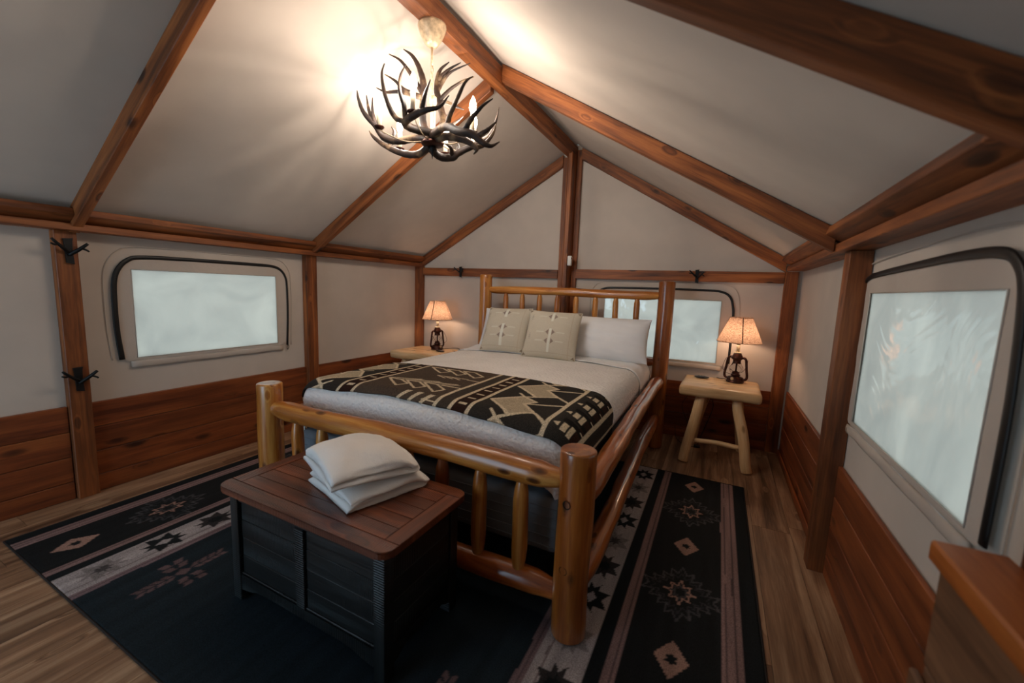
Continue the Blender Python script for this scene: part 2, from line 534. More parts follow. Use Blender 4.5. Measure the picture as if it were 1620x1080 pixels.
M['bronze'] = plain('aged_bronze', lin(74, 44, 36), 0.38, 0.75, noise=0.35, nscale=30)
M['cream'] = plain('candle_sleeve', lin(226, 212, 180), 0.5)
M['plastic'] = plain('white_plastic', lin(225, 224, 218), 0.35)
M['darkplastic'] = plain('charcoal_plastic', lin(30, 31, 33), 0.4)
M['cord'] = plain('black_cord', lin(16, 13, 12), 0.5)
M['antique'] = plain('crackled_ivory_metal', lin(196, 172, 140), 0.4, 0.25, noise=0.25, nscale=45)


def antler_mat():
    m, nt, out = new_mat('antler_bone')
    tc = N(nt, 'ShaderNodeTexCoord')
    n0 = N(nt, 'ShaderNodeTexNoise'); n0.inputs['Scale'].default_value = 9; n0.inputs['Detail'].default_value = 6
    nt.links.new(tc.outputs['Object'], n0.inputs['Vector'])
    r = ramp(nt, n0.outputs[0], [(0.40, lin(28, 17, 13)), (0.55, lin(62, 42, 30)), (0.74, lin(182, 152, 114))])
    b = N(nt, 'ShaderNodeBsdfPrincipled'); b.inputs['Roughness'].default_value = 0.6
    nt.links.new(r.outputs[0], b.inputs['Base Color'])
    n1 = N(nt, 'ShaderNodeTexNoise'); n1.inputs['Scale'].default_value = 90; nt.links.new(tc.outputs['Object'], n1.inputs['Vector'])
    bp = N(nt, 'ShaderNodeBump'); bp.inputs['Strength'].default_value = 0.4; bp.inputs['Distance'].default_value = 0.003
    nt.links.new(n1.outputs[0], bp.inputs['Height']); nt.links.new(bp.outputs[0], b.inputs['Normal'])
    nt.links.new(b.outputs[0], out.inputs[0])
    return m


def emit(name, col, s):
    m, nt, out = new_mat(name)
    e = N(nt, 'ShaderNodeEmission'); e.inputs['Color'].default_value = (*col, 1); e.inputs['Strength'].default_value = s
    nt.links.new(e.outputs[0], out.inputs[0])
    return m


def vinyl_mat():
    m, nt, out = new_mat('milky_window_vinyl')
    tc = N(nt, 'ShaderNodeTexCoord')
    n0 = N(nt, 'ShaderNodeTexNoise'); n0.inputs['Scale'].default_value = 2.4; n0.inputs['Detail'].default_value = 4; n0.inputs['Distortion'].default_value = 1.5
    nt.links.new(tc.outputs['Object'], n0.inputs['Vector'])
    r = ramp(nt, n0.outputs[0], [(0.35, (0.235, 0.192, 0.146)), (0.7, (0.335, 0.268, 0.198))])
    tr = N(nt, 'ShaderNodeBsdfTranslucent'); nt.links.new(r.outputs[0], tr.inputs['Color'])
    df = N(nt, 'ShaderNodeBsdfDiffuse'); df.inputs['Color'].default_value = (0.5, 0.52, 0.47, 1)
    mx = N(nt, 'ShaderNodeMixShader'); mx.inputs[0].default_value = 0.28
    nt.links.new(tr.outputs[0], mx.inputs[1]); nt.links.new(df.outputs[0], mx.inputs[2])
    gl = N(nt, 'ShaderNodeBsdfGlossy'); gl.inputs['Roughness'].default_value = 0.07; gl.inputs['Color'].default_value = (1, 1, 1, 1)
    n1 = N(nt, 'ShaderNodeTexNoise'); n1.inputs['Scale'].default_value = 3.0; n1.inputs['Detail'].default_value = 2; n1.inputs['Distortion'].default_value = 2.0
    nt.links.new(tc.outputs['Object'], n1.inputs['Vector'])
    bp = N(nt, 'ShaderNodeBump'); bp.inputs['Strength'].default_value = 0.7; bp.inputs['Distance'].default_value = 0.02
    nt.links.new(n1.outputs[0], bp.inputs['Height']); nt.links.new(bp.outputs[0], gl.inputs['Normal'])
    lw = N(nt, 'ShaderNodeLayerWeight'); lw.inputs['Blend'].default_value = 0.5
    fr = math_n(nt, 'ADD', math_n(nt, 'MULTIPLY', math_n(nt, 'POWER', lw.outputs['Facing'], 4.0), 0.6), 0.06)
    mg = N(nt, 'ShaderNodeMixShader'); nt.links.new(fr, mg.inputs[0])
    nt.links.new(mx.outputs[0], mg.inputs[1]); nt.links.new(gl.outputs[0], mg.inputs[2])
    nt.links.new(mg.outputs[0], out.inputs[0])
    return m


def glass_mat():
    m, nt, out = new_mat('clear_lantern_glass')
    b = N(nt, 'ShaderNodeBsdfPrincipled'); b.inputs['Roughness'].default_value = 0.02; b.inputs['IOR'].default_value = 1.1
    b.inputs['Transmission Weight'].default_value = 1.0
    nt.links.new(b.outputs[0], out.inputs[0])
    return m


def shade_mat():
    m, nt, out = new_mat('linen_lampshade')
    tc = N(nt, 'ShaderNodeTexCoord')
    a = N(nt, 'ShaderNodeTexNoise'); a.inputs['Scale'].default_value = 1.0; a.inputs['Detail'].default_value = 2
    mp = N(nt, 'ShaderNodeMapping'); mp.inputs['Scale'].default_value = (60, 60, 420); nt.links.new(tc.outputs['Object'], mp.inputs['Vector']); nt.links.new(mp.outputs[0], a.inputs['Vector'])
    b2 = N(nt, 'ShaderNodeTexNoise'); b2.inputs['Scale'].default_value = 1.0
    mp2 = N(nt, 'ShaderNodeMapping'); mp2.inputs['Scale'].default_value = (380, 380, 30); nt.links.new(tc.outputs['Object'], mp2.inputs['Vector']); nt.links.new(mp2.outputs[0], b2.inputs['Vector'])
    f = math_n(nt, 'MULTIPLY', math_n(nt, 'ADD', a.outputs[0], b2.outputs[0]), 0.5)
    r = ramp(nt, f, [(0.4, lin(124, 94, 76)), (0.6, lin(200, 170, 148))])
    df = N(nt, 'ShaderNodeBsdfDiffuse'); nt.links.new(r.outputs[0], df.inputs['Color'])
    tr = N(nt, 'ShaderNodeBsdfTranslucent'); nt.links.new(r.outputs[0], tr.inputs['Color'])
    mx = N(nt, 'ShaderNodeMixShader'); mx.inputs[0].default_value = 0.5
    nt.links.new(df.outputs[0], mx.inputs[1]); nt.links.new(tr.outputs[0], mx.inputs[2]); nt.links.new(mx.outputs[0], out.inputs[0])
    return m


M['antler'] = antler_mat()
M['bulb'] = emit('lit_flame_bulb', (1.0, 0.89, 0.78), BULB_STRENGTH)
M['lampbulb'] = emit('lit_lamp_bulb', (1.0, 0.68, 0.46), LAMP_STRENGTH)
M['vinyl'] = vinyl_mat()
M['glass'] = glass_mat()
M['shade'] = shade_mat()

# ------------------------------------------------------------------ room shell
XL, XR, YB, YFR = -3.08, 0.532, 3.84, -1.55
YEND = 3.90


def zroof(x):
    return 1.565 + 0.590 * (x + 3.03) if x < -1.303 else 1.571 + 0.589 * (0.43 - x)


def zraf(x):        # underside of the rafters
    return 1.461 + 0.588 * (x + 3.03) if x < -1.303 else 1.465 + 0.589 * (0.43 - x)


SKEW = math.atan(0.14 / 3.6)
BACK = Matrix.Translation((0.53, 3.84, 0)) @ Matrix.Rotation(SKEW, 4, 'Z') @ Matrix.Translation((-0.53, -3.84, 0))


def skew(o):
    """turn a finished top-level thing of the end wall by the end wall's small angle"""
    o.matrix_basis = BACK @ o.matrix_basis
    return o


# floor
floor = box('floor', (-3.2, YFR - 0.05, -0.06), (0.66, 4.05, -0.004), M['under'], grain='y')
tag(floor, kind='structure', label='brown wood-look plank floor of the tent cabin')
pw = 0.178
x = -3.11
ri = 0
fr = random.Random(3)
while x < 0.56:
    y = YFR - fr.uniform(0, 1.1)
    while y < 3.9:
        y1 = y + 1.22
        a, b = max(y, YFR), min(y1, 3.90)
        if b - a > 0.03:
            box('plank', (x + 0.0008, a + 0.0008, -0.0035), (min(x + pw, 0.56) - 0.0008, b - 0.0008, 0.0), M['floor'], floor, grain='y')
        y = y1
    x += pw
    ri += 1


def holed_sheet(name, us, vs, hole, mapf, mat, parent=None, amp=0.004, seed=0):
    us = np.unique(np.round(np.concatenate([us, [hole[0], hole[1]]] if hole else [us]), 4))
    vs = np.unique(np.round(np.concatenate([vs, [hole[2], hole[3]]] if hole else [vs]), 4))
    U, V_ = np.meshgrid(us, vs)
    D = amp * nz(U * 3.3, V_ * 2.1, seed)
    verts = [mapf(u, v, d) for u, v, d in zip(U.ravel(), V_.ravel(), D.ravel())]
    F = []
    nu = len(us)
    for j in range(len(vs) - 1):
        for i in range(nu - 1):
            if hole:
                cu, cv = (us[i] + us[i + 1]) / 2, (vs[j] + vs[j + 1]) / 2
                if hole[0] < cu < hole[1] and hole[2] < cv < hole[3]: continue
            a = j * nu + i
            F.append((a, a + 1, a + nu + 1, a + nu))
    return mesh_obj(name, verts, F, mat, parent, smooth=True)


WINL = (1.167, 2.05, 0.748, 1.272)
WINR = (1.252, 2.148, 0.742, 1.28)
WINB = (-0.955, 0.018, 0.682, 1.21)
us = np.linspace(YFR, 3.96, 56); vs = np.linspace(-0.05, 1.56, 18)
wall_left = holed_sheet('wall_left', us, vs, WINL, lambda u, v, d: (-3.112 - abs(d), u, v), M['canvas'], seed=1)
tag(wall_left, kind='structure', label='cream canvas side wall with stained plank wainscot and black hooks')
wall_right = holed_sheet('wall_right', us, vs, WINR, lambda u, v, d: (0.556 + abs(d), u, v), M['canvas'], seed=2)
tag(wall_right, kind='structure', label='cream canvas side wall with plank wainscot nearest the camera')
wall_back = holed_sheet('wall_back', np.linspace(-3.25, 0.70, 44), np.linspace(-0.05, 1.41, 17), WINB, lambda u, v, d: (u, 3.884 + abs(d), v), M['canvas'], seed=3)
tag(wall_back, kind='structure', label='canvas gable wall behind the bed with timber post and rail')
# gable canvas above the rail
gu = np.linspace(-3.25, 0.70, 60); P = np.zeros((10, 60, 3))
for j in range(10):
    for i, u in enumerate(gu):
        t = j / 9
        z0 = 1.40; z1 = zroof(u) + 0.01
        z = z0 + (z1 - z0) * t
        P[j, i] = (u, 3.884 + 0.004 * abs(nz(np.float64(u * 3), np.float64(z * 2.2), 4)), z)
grid_mesh('gable_canvas', P, M['canvas'], wall_back)
# front wall behind the camera, with an open doorway
wf = []
FF = []
def quad(a, b, c, d):
    n = len(wf); wf.extend([a, b, c, d]); FF.append((n, n + 1, n + 2, n + 3))
DX0, DX1, DZ = -2.95, -1.60, 2.0
def top(x): return min(zroof(x), 9)
for xa, xb, za in [(-3.16, DX0, 0), (DX0, -2.2, None), (-2.2, DX1, None), (DX1, -1.303, 0), (-1.303, 0.58, 0)]:
    za_ = 1.95 if za is None else 0.0
    quad((xa, YFR, min(za_, top(xa))), (xb, YFR, min(za_, top(xb))), (xb, YFR, top(xb)), (xa, YFR, top(xa)))
wall_front = mesh_obj('wall_front', wf, FF, M['canvas']); tag(wall_front, kind='structure')
door = empty('door_1', (DX0, YFR, 0)); tag(door, kind='structure', label='open doorway in the front canvas wall')
for p0, p1 in [((DX0 - .02, YFR + .03, 0), (DX0 - .02, YFR + .03, 1.78)), ((DX1 + .02, YFR + .03, 0), (DX1 + .02, YFR + .03, 2.0))]:
    beam('door_post', p0, p1, .09, .04, M['frame'], door)

# ceiling: two canvas slopes with soft folds
def slope(xa, xb, seed):
    n, m_ = 36, 74
    P = np.zeros((m_, n, 3))
    ys = np.linspace(YFR - .05, 3.96, m_)
    for j in range(m_):
        f = 1.0
        for yr in (-.53, .928, 2.333, 3.80): f = min(f, max(0.0, (abs(ys[j] - yr) - .03) / .25))
        for i, xx in enumerate(np.linspace(xa, xb, n)):
            P[j, i] = (xx, ys[j], zroof(xx) + 0.012 * f * (0.5 + 0.5 * nz(np.float64(xx * 2.2), np.float64(ys[j] * 3.4 + xx * 1.5), seed)))
    return P
P1 = slope(-3.16, -1.303, 2); P2 = slope(-1.303, 0.60, 5)
P2[:, 0] = P1[:, -1]
ceiling = grid_mesh('ceiling', np.concatenate([P1, P2[:, 1:]], 1), M['canvas'], flip=True)
tag(ceiling, kind='structure', label='sloping canvas roof on stained rafters')
beam('ridge_beam', (-1.328, YFR, 2.512), (-1.328, 3.80, 2.512), 0.075, 0.10, M['frame'], ceiling)
for yc in (-0.53, 0.928, 2.333):
    for s in (-1, 1):
        if s < 0: a, b = (-3.052, yc, zraf(-3.052) + 0.050), (-1.366, yc, zraf(-1.366) + 0.050)
        else: a, b = (0.436, yc, zraf(0.436) + 0.050), (-1.290, yc, zraf(-1.290) + 0.050)
        beam('rafter', a, b, 0.043, 0.088, M['frame'], ceiling, cut0='v', cut1='v')


def prism_y(name, poly, y0, y1, mat, parent):
    c = Vector((poly[0][0], (y0 + y1) / 2, poly[0][1]))
    # local X along world Y
    R = Matrix(((0, -1, 0), (1, 0, 0), (0, 0, 1)))
    mw = Matrix.Translation(c) @ R.to_4x4()
    inv = mw.inverted()
    V = [inv @ Vector((px, y, pz)) for y in (y0, y1) for px, pz in poly]
    n = len(poly)
    F = [tuple(range(n))[::-1], tuple(range(n, 2 * n))] + [(i, (i + 1) % n, n + (i + 1) % n, n + i) for i in range(n)]
    bm = bmesh.new()
    vv = [bm.verts.new(v) for v in V]
    for f in F: bm.faces.new([vv[k] for k in f])
    bmesh.ops.recalc_face_normals(bm, faces=bm.faces[:])
    bmesh.ops.bevel(bm, geom=bm.edges[:], offset=0.002, segments=1, affect='EDGES')
    return bm_obj(name, bm, mat, parent, mw)


for ya, yb in ((YFR, -0.552), (-0.508, 0.906), (0.950, 2.311), (2.355, 3.78)):
    prism_y('eave_board', [(0.396, 1.537), (0.408, 1.573), (0.535, 1.500), (0.523, 1.462 + .003)], ya, yb, M['frame'], ceiling)
    prism_y('eave_board', [(-2.955, 1.531), (-2.967, 1.566), (-3.10, 1.492), (-3.088, 1.456 + .003)], ya, yb - (.1 if yb > 3 else 0), M['frame'], ceiling)
beam('top_plate', (-3.055, YFR, 1.474), (-3.055, 3.72, 1.474), 0.105, 0.036, M['frame'], wall_left)
beam('top_plate', (0.4975, YFR, 1.4765), (0.4975, 3.80, 1.4765), 0.115, 0.036, M['frame'], wall_right)

# side wall posts and wainscot planks
for y0, y1 in ((-0.60, -0.50), (0.849, 0.937), (2.285, 2.385)):
    beam('post', (-3.081, (y0 + y1) / 2, 0), (-3.081, (y0 + y1) / 2, 1.455), y1 - y0 - .002, 0.056, M['frame'], wall_left)
for y0, y1 in ((-0.60, -0.50), (0.845, 0.930), (2.212, 2.300)):
    beam('post', (0.514, (y0 + y1) / 2, 0), (0.514, (y0 + y1) / 2, 1.457), y1 - y0 - .002, 0.080, M['frame'], wall_right)
rows = [(0.001, 0.099), (0.1, 0.239), (0.24, 0.379), (0.38, 0.522)]
for ya, yb in ((YFR, -0.602), (-0.498, 0.847), (0.939, 2.283), (2.387, 3.69)):
    for z0, z1 in rows:
        box('wainscot_board', (-3.108, ya + .001, z0 + .0012), (-3.082 - fr.uniform(0, .003), yb - .001, z1 - .0012), M['wains'], wall_left, grain='y', bevel=0.0022)
for ya, yb in ((YFR, -0.602), (-0.498, 0.843), (0.932, 2.210), (2.302, 3.82)):
    for z0, z1 in rows:
        box('wainscot_board', (0.533 + fr.uniform(0, .003), ya + .001, z0 + .0012), (0.552, yb - .001, z1 - .0012), M['wains'], wall_right, grain='y', bevel=0.0022)
trim = box('baseboard_right', (0.520, 2.304, 0.001), (0.531, 3.80, 0.05), M['wains'], None, grain='y', bevel=.002)
tag(trim, kind='structure')

# end wall timber (built square, then turned with the wall)
def wb(name, lo, hi, g='x'): return box(name, lo, hi, M['frame'], wall_back, grain=g, bevel=0.0025)
wb('post', (-3.112, 3.842, 0), (-3.004, 3.880, 1.462), 'z')
wb('post', (0.440, 3.842, 0), (0.528, 3.880, 1.457), 'z')
wb('post', (-1.418, 3.846, 0), (-1.372, 3.880, 2.475), 'z')
wb('post', (-1.370, 3.844, 0), (-1.327, 3.880, 2.50), 'z')
wb('post', (-1.325, 3.700, 0), (-1.288, 3.880, 2.475), 'z')
wb('post', (-1.286, 3.846, 0), (-1.240, 3.880, 2.53), 'z')
wb('rail', (-3.002, 3.841, 1.360), (-1.420, 3.880, 1.444), 'x')
wb('rail', (-1.243, 3.841, 1.366), (0.438, 3.880, 1.452), 'x')
beam('rafter', (-3.02, 3.860, zraf(-3.02) + .04), (-1.42, 3.860, zraf(-1.42) + .04), 0.038, 0.088, M['frame'], wall_back, cut0='v', cut1='v')
beam('rafter', (0.44, 3.860, zraf(0.44) + .045), (-1.243, 3.860, zraf(-1.243) + .045), 0.038, 0.088, M['frame'], wall_back, cut0='v', cut1='v')
rowsb = [(0.075, 0.213), (0.214, 0.356), (0.357, 0.497)]
for xa, xb in ((-3.00, -1.42), (-1.243, 0.438)):
    for z0, z1 in rowsb:
        box('wainscot_board', (xa + .001, 3.862 + fr.uniform(0, .003), z0 + .0012), (xb - .001, 3.880, z1 - .0012), M['wains'], wall_back, grain='x', bevel=0.0022)
skew(wall_back)
bb = box('baseboard_back', (-3.0, 3.855, 0.0005), (0.438, 3.878, 0.074), M['wains'], None, grain='x', bevel=.002)
tag(bb, kind='structure'); skew(bb)


# ------------------------------------------------------------------ windows
def ray_poly(c, d, pts):
    best = None
    for (x1, y1), (x2, y2) in zip(pts, pts[1:] + pts[:1]):
        ex, ey = x2 - x1, y2 - y1
        den = d[0] * ey - d[1] * ex
        if abs(den) < 1e-9: continue
        t = ((x1 - c[0]) * ey - (y1 - c[1]) * ex) / den
        s = ((x1 - c[0]) * d[1] - (y1 - c[1]) * d[0]) / den
        if t > 0 and -1e-6 <= s <= 1 + 1e-6:
            if best is None or t < best: best = t
    return best


def window(name, rect, zp, mapf, label, zw=(.009, .009), outer=0.05, seed=0, pulls=None):
    root = empty(name, mapf(*( (rect[0] + rect[1]) / 2, rect[2]), 0)); tag(root, kind='structure', label=label)
    u0, u1, z0, z1 = rect
    c = ((u0 + u1) / 2, (z0 + z1) / 2)
    zs = smooth_path(zp, 60)
    outline = [tuple(p) for p in zs] + [(zs[-1][0], z0 - .018), (zs[0][0], z0 - .018)]
    inner = [(u0, z0), (u1, z0), (u1, z1), (u0, z1)]
    angs = set(np.linspace(0, 2 * math.pi, 96, endpoint=False).tolist())
    for p in inner: angs.add(math.atan2(p[1] - c[1], p[0] - c[0]) % (2 * math.pi))
    angs = sorted(angs)
    nr = 6
    V = []
    for r in range(nr):
        for a in angs:
            d = (math.cos(a), math.sin(a))
            ti = ray_poly(c, d, inner) - 0.002; to = max(ray_poly(c, d, outline), ti + 0.01)
            t = ti + (to - ti) * r / (nr - 1)
            u, z = c[0] + d[0] * t, c[1] + d[1] * t
            off = 0.006 + (0.0 if r in (0, nr - 1) else 0.0022 * float(nz(np.float64(u * 26), np.float64(z * 19), seed)))
            V.append(mapf(u, z, off))
    n = len(angs)
    F = [(r * n + k, r * n + (k + 1) % n, (r + 1) * n + (k + 1) % n, (r + 1) * n + k) for r in range(nr - 1) for k in range(n)]
    mesh_obj('window_frame', V, F, M['flap'], root, smooth=True)
    # stitched inner welt round the pane
    loop = [(u0, z0), (u1, z0), (u1, z1), (u0, z1), (u0, z0)]
    Vt, Ft = [], []
    for (a, b), (c2, d2) in zip(loop[:-1], loop[1:]):
        v, f = tube_geo([mapf(a, b, .0075), mapf(c2, d2, .0075)], 0.0022, 6)
        q = len(Vt); Vt += v; Ft += [tuple(i + q for i in g) for g in f]
    mesh_obj('welt', Vt, Ft, M['flap'], root, smooth=True)
    # milky pane, slightly buckled
    gu = np.linspace(u0 - .006, u1 + .006, 46); gz = np.linspace(z0 - .006, z1 + .006, 28)
    P = np.zeros((28, 46, 3))
    for j, z in enumerate(gz):
        for i, u in enumerate(gu):
            P[j, i] = mapf(u, z, 0.001 + 0.0035 * float(nz(np.float64(u * 7 + z * 3), np.float64(z * 6 - u * 2), seed + 1)))
    grid_mesh('pane', P, M['vinyl'], root)
    # zip
    pz = smooth_path(zp, 90)
    q = [mapf(u, z, 0.010) for u, z in pz]
    nrm = Vector(mapf(0, 0, 1)) - Vector(mapf(0, 0, 0))
    V, F = tube_geo(q, [zw[0] + (zw[1] - zw[0]) * min(1, max(0, (i - 18) / 50)) for i in range(len(q))], 8, flat=(0.35, 1.0), upv=nrm)
    mesh_obj('zipper', V, F, M['black'], root, smooth=True)
    # raised outer seam
    g = [((u - c[0]) * (1 + outer * 1.5) + c[0], (z - z0) * (1 + outer * 1.9) + z0) for u, z in pz]
    V, F = tube_geo([mapf(u, z, -0.001) for u, z in g], 0.0028, 6, flat=(0.5, 1), upv=nrm)
    mesh_obj('seam', V, F, M['flap'], root, smooth=True)
    # rolled hem under the pane
    pts = [mapf(u0 - .03 + (u1 - u0 + .07) * i / 24, z0 - .040 + .0015 * math.sin(i * .9 + seed), 0.008 + .001 * math.sin(i * 1.1)) for i in range(25)]
    V, F = tube_geo(pts, 0.020, 10, flat=(0.35, 1.0), upv=nrm, wob=0.02)
    mesh_obj('hem', V, F, M['flap'], root, smooth=True)
    for u, z in (pulls or []):
        loop = []
        for k in range(13):
            a = 2 * math.pi * k / 12
            loop.append(mapf(u + 0.007 * math.cos(a) + .004 * math.sin(a), z - .022 + 0.018 * math.sin(a), 0.016))
        V, F = tube_geo(loop, 0.0022, 6, upv=nrm)
        mesh_obj('zipper_pull', V, F, M['iron'], root, smooth=True)
    return root


window('window_1', WINL, [(1.094, .745), (1.082, .90), (1.080, 1.05), (1.085, 1.19), (1.105, 1.265), (1.150, 1.322), (1.22, 1.345), (1.47, 1.351), (1.88, 1.350), (2.02, 1.346), (2.085, 1.325), (2.125, 1.275), (2.138, 1.20), (2.140, 1.0), (2.128, .725)],
       lambda u, z, d: (-3.106 + d, u, z), 'milky vinyl window in the left canvas wall', seed=1, zw=(.014, .009), pulls=[(2.128, .73)])
window('window_2', WINR, [(2.237, .752), (2.246, .93), (2.252, 1.128), (2.254, 1.262), (2.235, 1.315), (2.18, 1.343), (2.05, 1.353), (1.764, 1.362), (1.495, 1.368), (1.307, 1.362), (1.235, 1.335), (1.198, 1.27), (1.176, 1.1), (1.170, .95), (1.171, .743)],
       lambda u, z, d: (0.550 - d, u, z), 'large milky vinyl window in the right canvas wall', zw=(.008, .015), seed=2, pulls=[(2.240, .752), (2.228, .742)])
skew(window('window_3', WINB, [(-1.05, .69), (-1.05, .95), (-1.045, 1.17), (-1.02, 1.245), (-.965, 1.282), (-.86, 1.292), (-.5, 1.296), (-.094, 1.294), (.02, 1.282), (.075, 1.245), (.10, 1.18), (.113, 1.06), (.113, .69)],
       lambda u, z, d: (u, 3.876 - d, z), 'milky vinyl window behind the headboard', seed=3))


# ------------------------------------------------------------------ wall things
def hook(loc, along, normal, label, s=1.0):
    """cut-out tree shaped hook: along = sideways direction, normal = out of the wall"""
    A, Nn, Z = Vector(along), Vector(normal), Vector((0, 0, 1))
    L0 = Vector(loc)
    root = empty('coat_hook', L0 - Nn * 0.004); tag(root, label, 'hook', 'black twig shaped iron hooks')
    q = lambda a, n, z: L0 + A * a * s + Nn * n * s + Z * z * s
    bm = bmesh.new()
    pr = [(-.019, .062), (.019, .066), (.016, .05), (.014, 0), (.018, -.068), (-.012, -.062), (-.014, 0), (-.016, .045)]
    f = [bm.verts.new(q(a, 0.0, z)) for a, z in pr]
    b = [bm.verts.new(q(a, 0.012, z)) for a, z in pr]
    bm.faces.new(f[::-1]); bm.faces.new(b)
    for i in range(len(pr)):
        j = (i + 1) % len(pr); bm.faces.new((f[i], f[j], b[j], b[i]))
    bmesh.ops.recalc_face_normals(bm, faces=bm.faces[:])
    bm_obj('trunk', bm, M['iron'], root)
    multi_tube('branch', [([q(0, .012, -.01), q(-.035, .035, .020), q(-.07, .05, .055)], [.009 * s, .008 * s, .006 * s], 9),
                          ([q(-.042, .038, .028), q(-.062, .045, .026), q(-.074, .05, .032)], [.006 * s, .005 * s, .004 * s], 6)], M['iron'], root, 8)
    multi_tube('branch', [([q(0, .012, -.02), q(.035, .035, .012), q(.062, .05, .042)], [.010 * s, .009 * s, .007 * s], 9),
                          ([q(.040, .037, .016), q(.058, .043, .008), q(.066, .047, .0)], [.006 * s, .005 * s, .004 * s], 6)], M['iron'], root, 8)
    return root


hook((-3.052, 0.898, 1.352), (0, 1, 0), (1, 0, 0), 'upper black twig hook on the left wall post')
hook((-3.052, 0.890, 0.672), (0, 1, 0), (1, 0, 0), 'lower black twig hook on the left wall post')
skew(hook((-2.505, 3.838, 1.405), (1, 0, 0), (0, -1, 0), 'black twig hook on the rail above the left lamp', 0.85))
skew(hook((-0.190, 3.838, 1.408), (1, 0, 0), (0, -1, 0), 'black twig hook on the rail above the right window', 0.85))

sen = empty('motion_sensor', BACK @ Vector((-1.262, 3.725, 1.52))); tag(sen, 'small white plastic sensor box on the side of the centre post', 'sensor')
mwS = BACK @ Matrix.Translation((-1.268, 3.722, 1.52)) @ Matrix.Rotation(math.radians(8), 4, 'Z')
local_box('housing', (0.036, 0.058, 0.088), mwS, M['plastic'], sen, bevel=0.008, seg=3)
local_box('lens', (0.012, 0.018, 0.018), mwS @ Matrix.Translation((0.014, -0.018, 0.022)), M['darkplastic'], sen, bevel=0.002)
local_box('cover', (0.028, 0.006, 0.07), mwS @ Matrix.Translation((0.0, -0.028, 0.0)), M['plastic'], sen, bevel=0.002)

# ------------------------------------------------------------------ rug
RX0, RX1, RY0, RY1 = -2.83, 0.25, 0.53, 2.985
nx_, ny_ = 500, 400
gx_, gy_ = np.meshgrid(np.linspace(RX0, RX1, nx_), np.linspace(RY0, RY1, ny_))
black = lin(22, 26, 28); dark2 = lin(38, 39, 40); mauve = lin(134, 108, 104); band = lin(162, 152, 150); tan = lin(158, 124, 110); grey = lin(76, 74, 76)
pr = Print(gx_, gy_, lin(27, 37, 43))
STAR = [(-.35, .95), (-.28, .48), (-1, .5), (-.62, 0), (-1, -.5), (-.28, -.48), (-.35, -.95), (0, -.62), (.35, -.95), (.28, -.48), (1, -.5), (.62, 0), (1, .5), (.28, .48), (.35, .95), (0, .62)]
EYE = [(0, 1), (.12, .70), (.30, .82), (.28, .52), (.52, .60), (.46, .34), (.76, .40), (.66, .16), (1.0, .22), (.84, 0)]
EYE = EYE + [(a, -b) for a, b in EYE[-2::-1]]
EYE = EYE + [(-a, b) for a, b in EYE[-2:0:-1]]
INN = [(0, 1), (.22, .45), (.62, .62), (.5, .12), (1, .0), (.5, -.12), (.62, -.62), (.22, -.45), (0, -1), (-.22, -.45), (-.62, -.62), (-.5, -.12), (-1, 0), (-.5, .12), (-.62, .62), (-.22, .45)]
jit = 0.0012 * nz(gx_ * 60, gy_ * 8, 1)
for side in (0, 1):
    def xs(d): return RX0 + d if side == 0 else RX1 - d
    def band_(d0, d1, c, a=1.0):
        lo, hi = sorted((xs(d0), xs(d1)))
        pr.fill((gx_ + jit >= lo) & (gx_ + jit < hi), c, a)
    band_(0, .065, black)
    band_(.065, .135, mauve); band_(.085, .092, lin(60, 50, 50), .8); band_(.112, .118, lin(60, 50, 50), .7)
    band_(.135, .44, lin(26, 28, 29))
    band_(.44, .486, mauve); band_(.452, .458, lin(60, 50, 50), .7)
    band_(.486, .533, black)
    band_(.533, .70, band); band_(.665, .672, lin(90, 74, 74), .7); band_(.70, .735, lin(116, 96, 98)); band_(.714, .72, lin(60, 50, 50), .6)
    cxs = xs(.610); cxf = xs(.288)
    for i, yy in enumerate([0.664 + .2175 * k for k in range(11)]):
        if yy > RY1 - .06: continue
        T = lambda P_, sx, sy: [(cxs + a * sx, yy + b * sy) for a, b in P_]
        k = i % 3
        if k == 1:
            pr.poly(T(STAR, .070, .092), black); pr.poly(T([(0, .38), (.3, 0), (0, -.38), (-.3, 0)], .07, .092), band)
        elif k == 2:
            pr.poly(T(STAR, .070, .092), lin(46, 43, 43)); pr.poly(T(INN, .038, .045), black)
        else:
            pr.poly(T(STAR, .066, .088), lin(112, 104, 102), .75); pr.poly(T(INN, .034, .04), lin(66, 62, 62))
    for yy in (.68, 1.386, 2.101, 2.821):
        pr.poly([(cxf, yy + .085), (cxf + .058, yy), (cxf, yy - .085), (cxf - .058, yy)], tan)
        pr.poly([(cxf + a * .022, yy + b * .028) for a, b in STAR], black)
    for yy in (1.035, 1.745, 2.475):
        f = lambda P_, sx, sy: [(cxf + a * sx, yy + b * sy) for a, b in P_]
        pr.stroke(f(EYE, .150, .175), .0075, grey, True, .9)
        pr.stroke(f(EYE, .120, .130), .006, lin(56, 56, 58), True, .8)
        pr.stroke(f(INN, .062, .078), .0075, tan, True)
        pr.stroke(f(INN, .040, .045), .006, grey, True, .8)
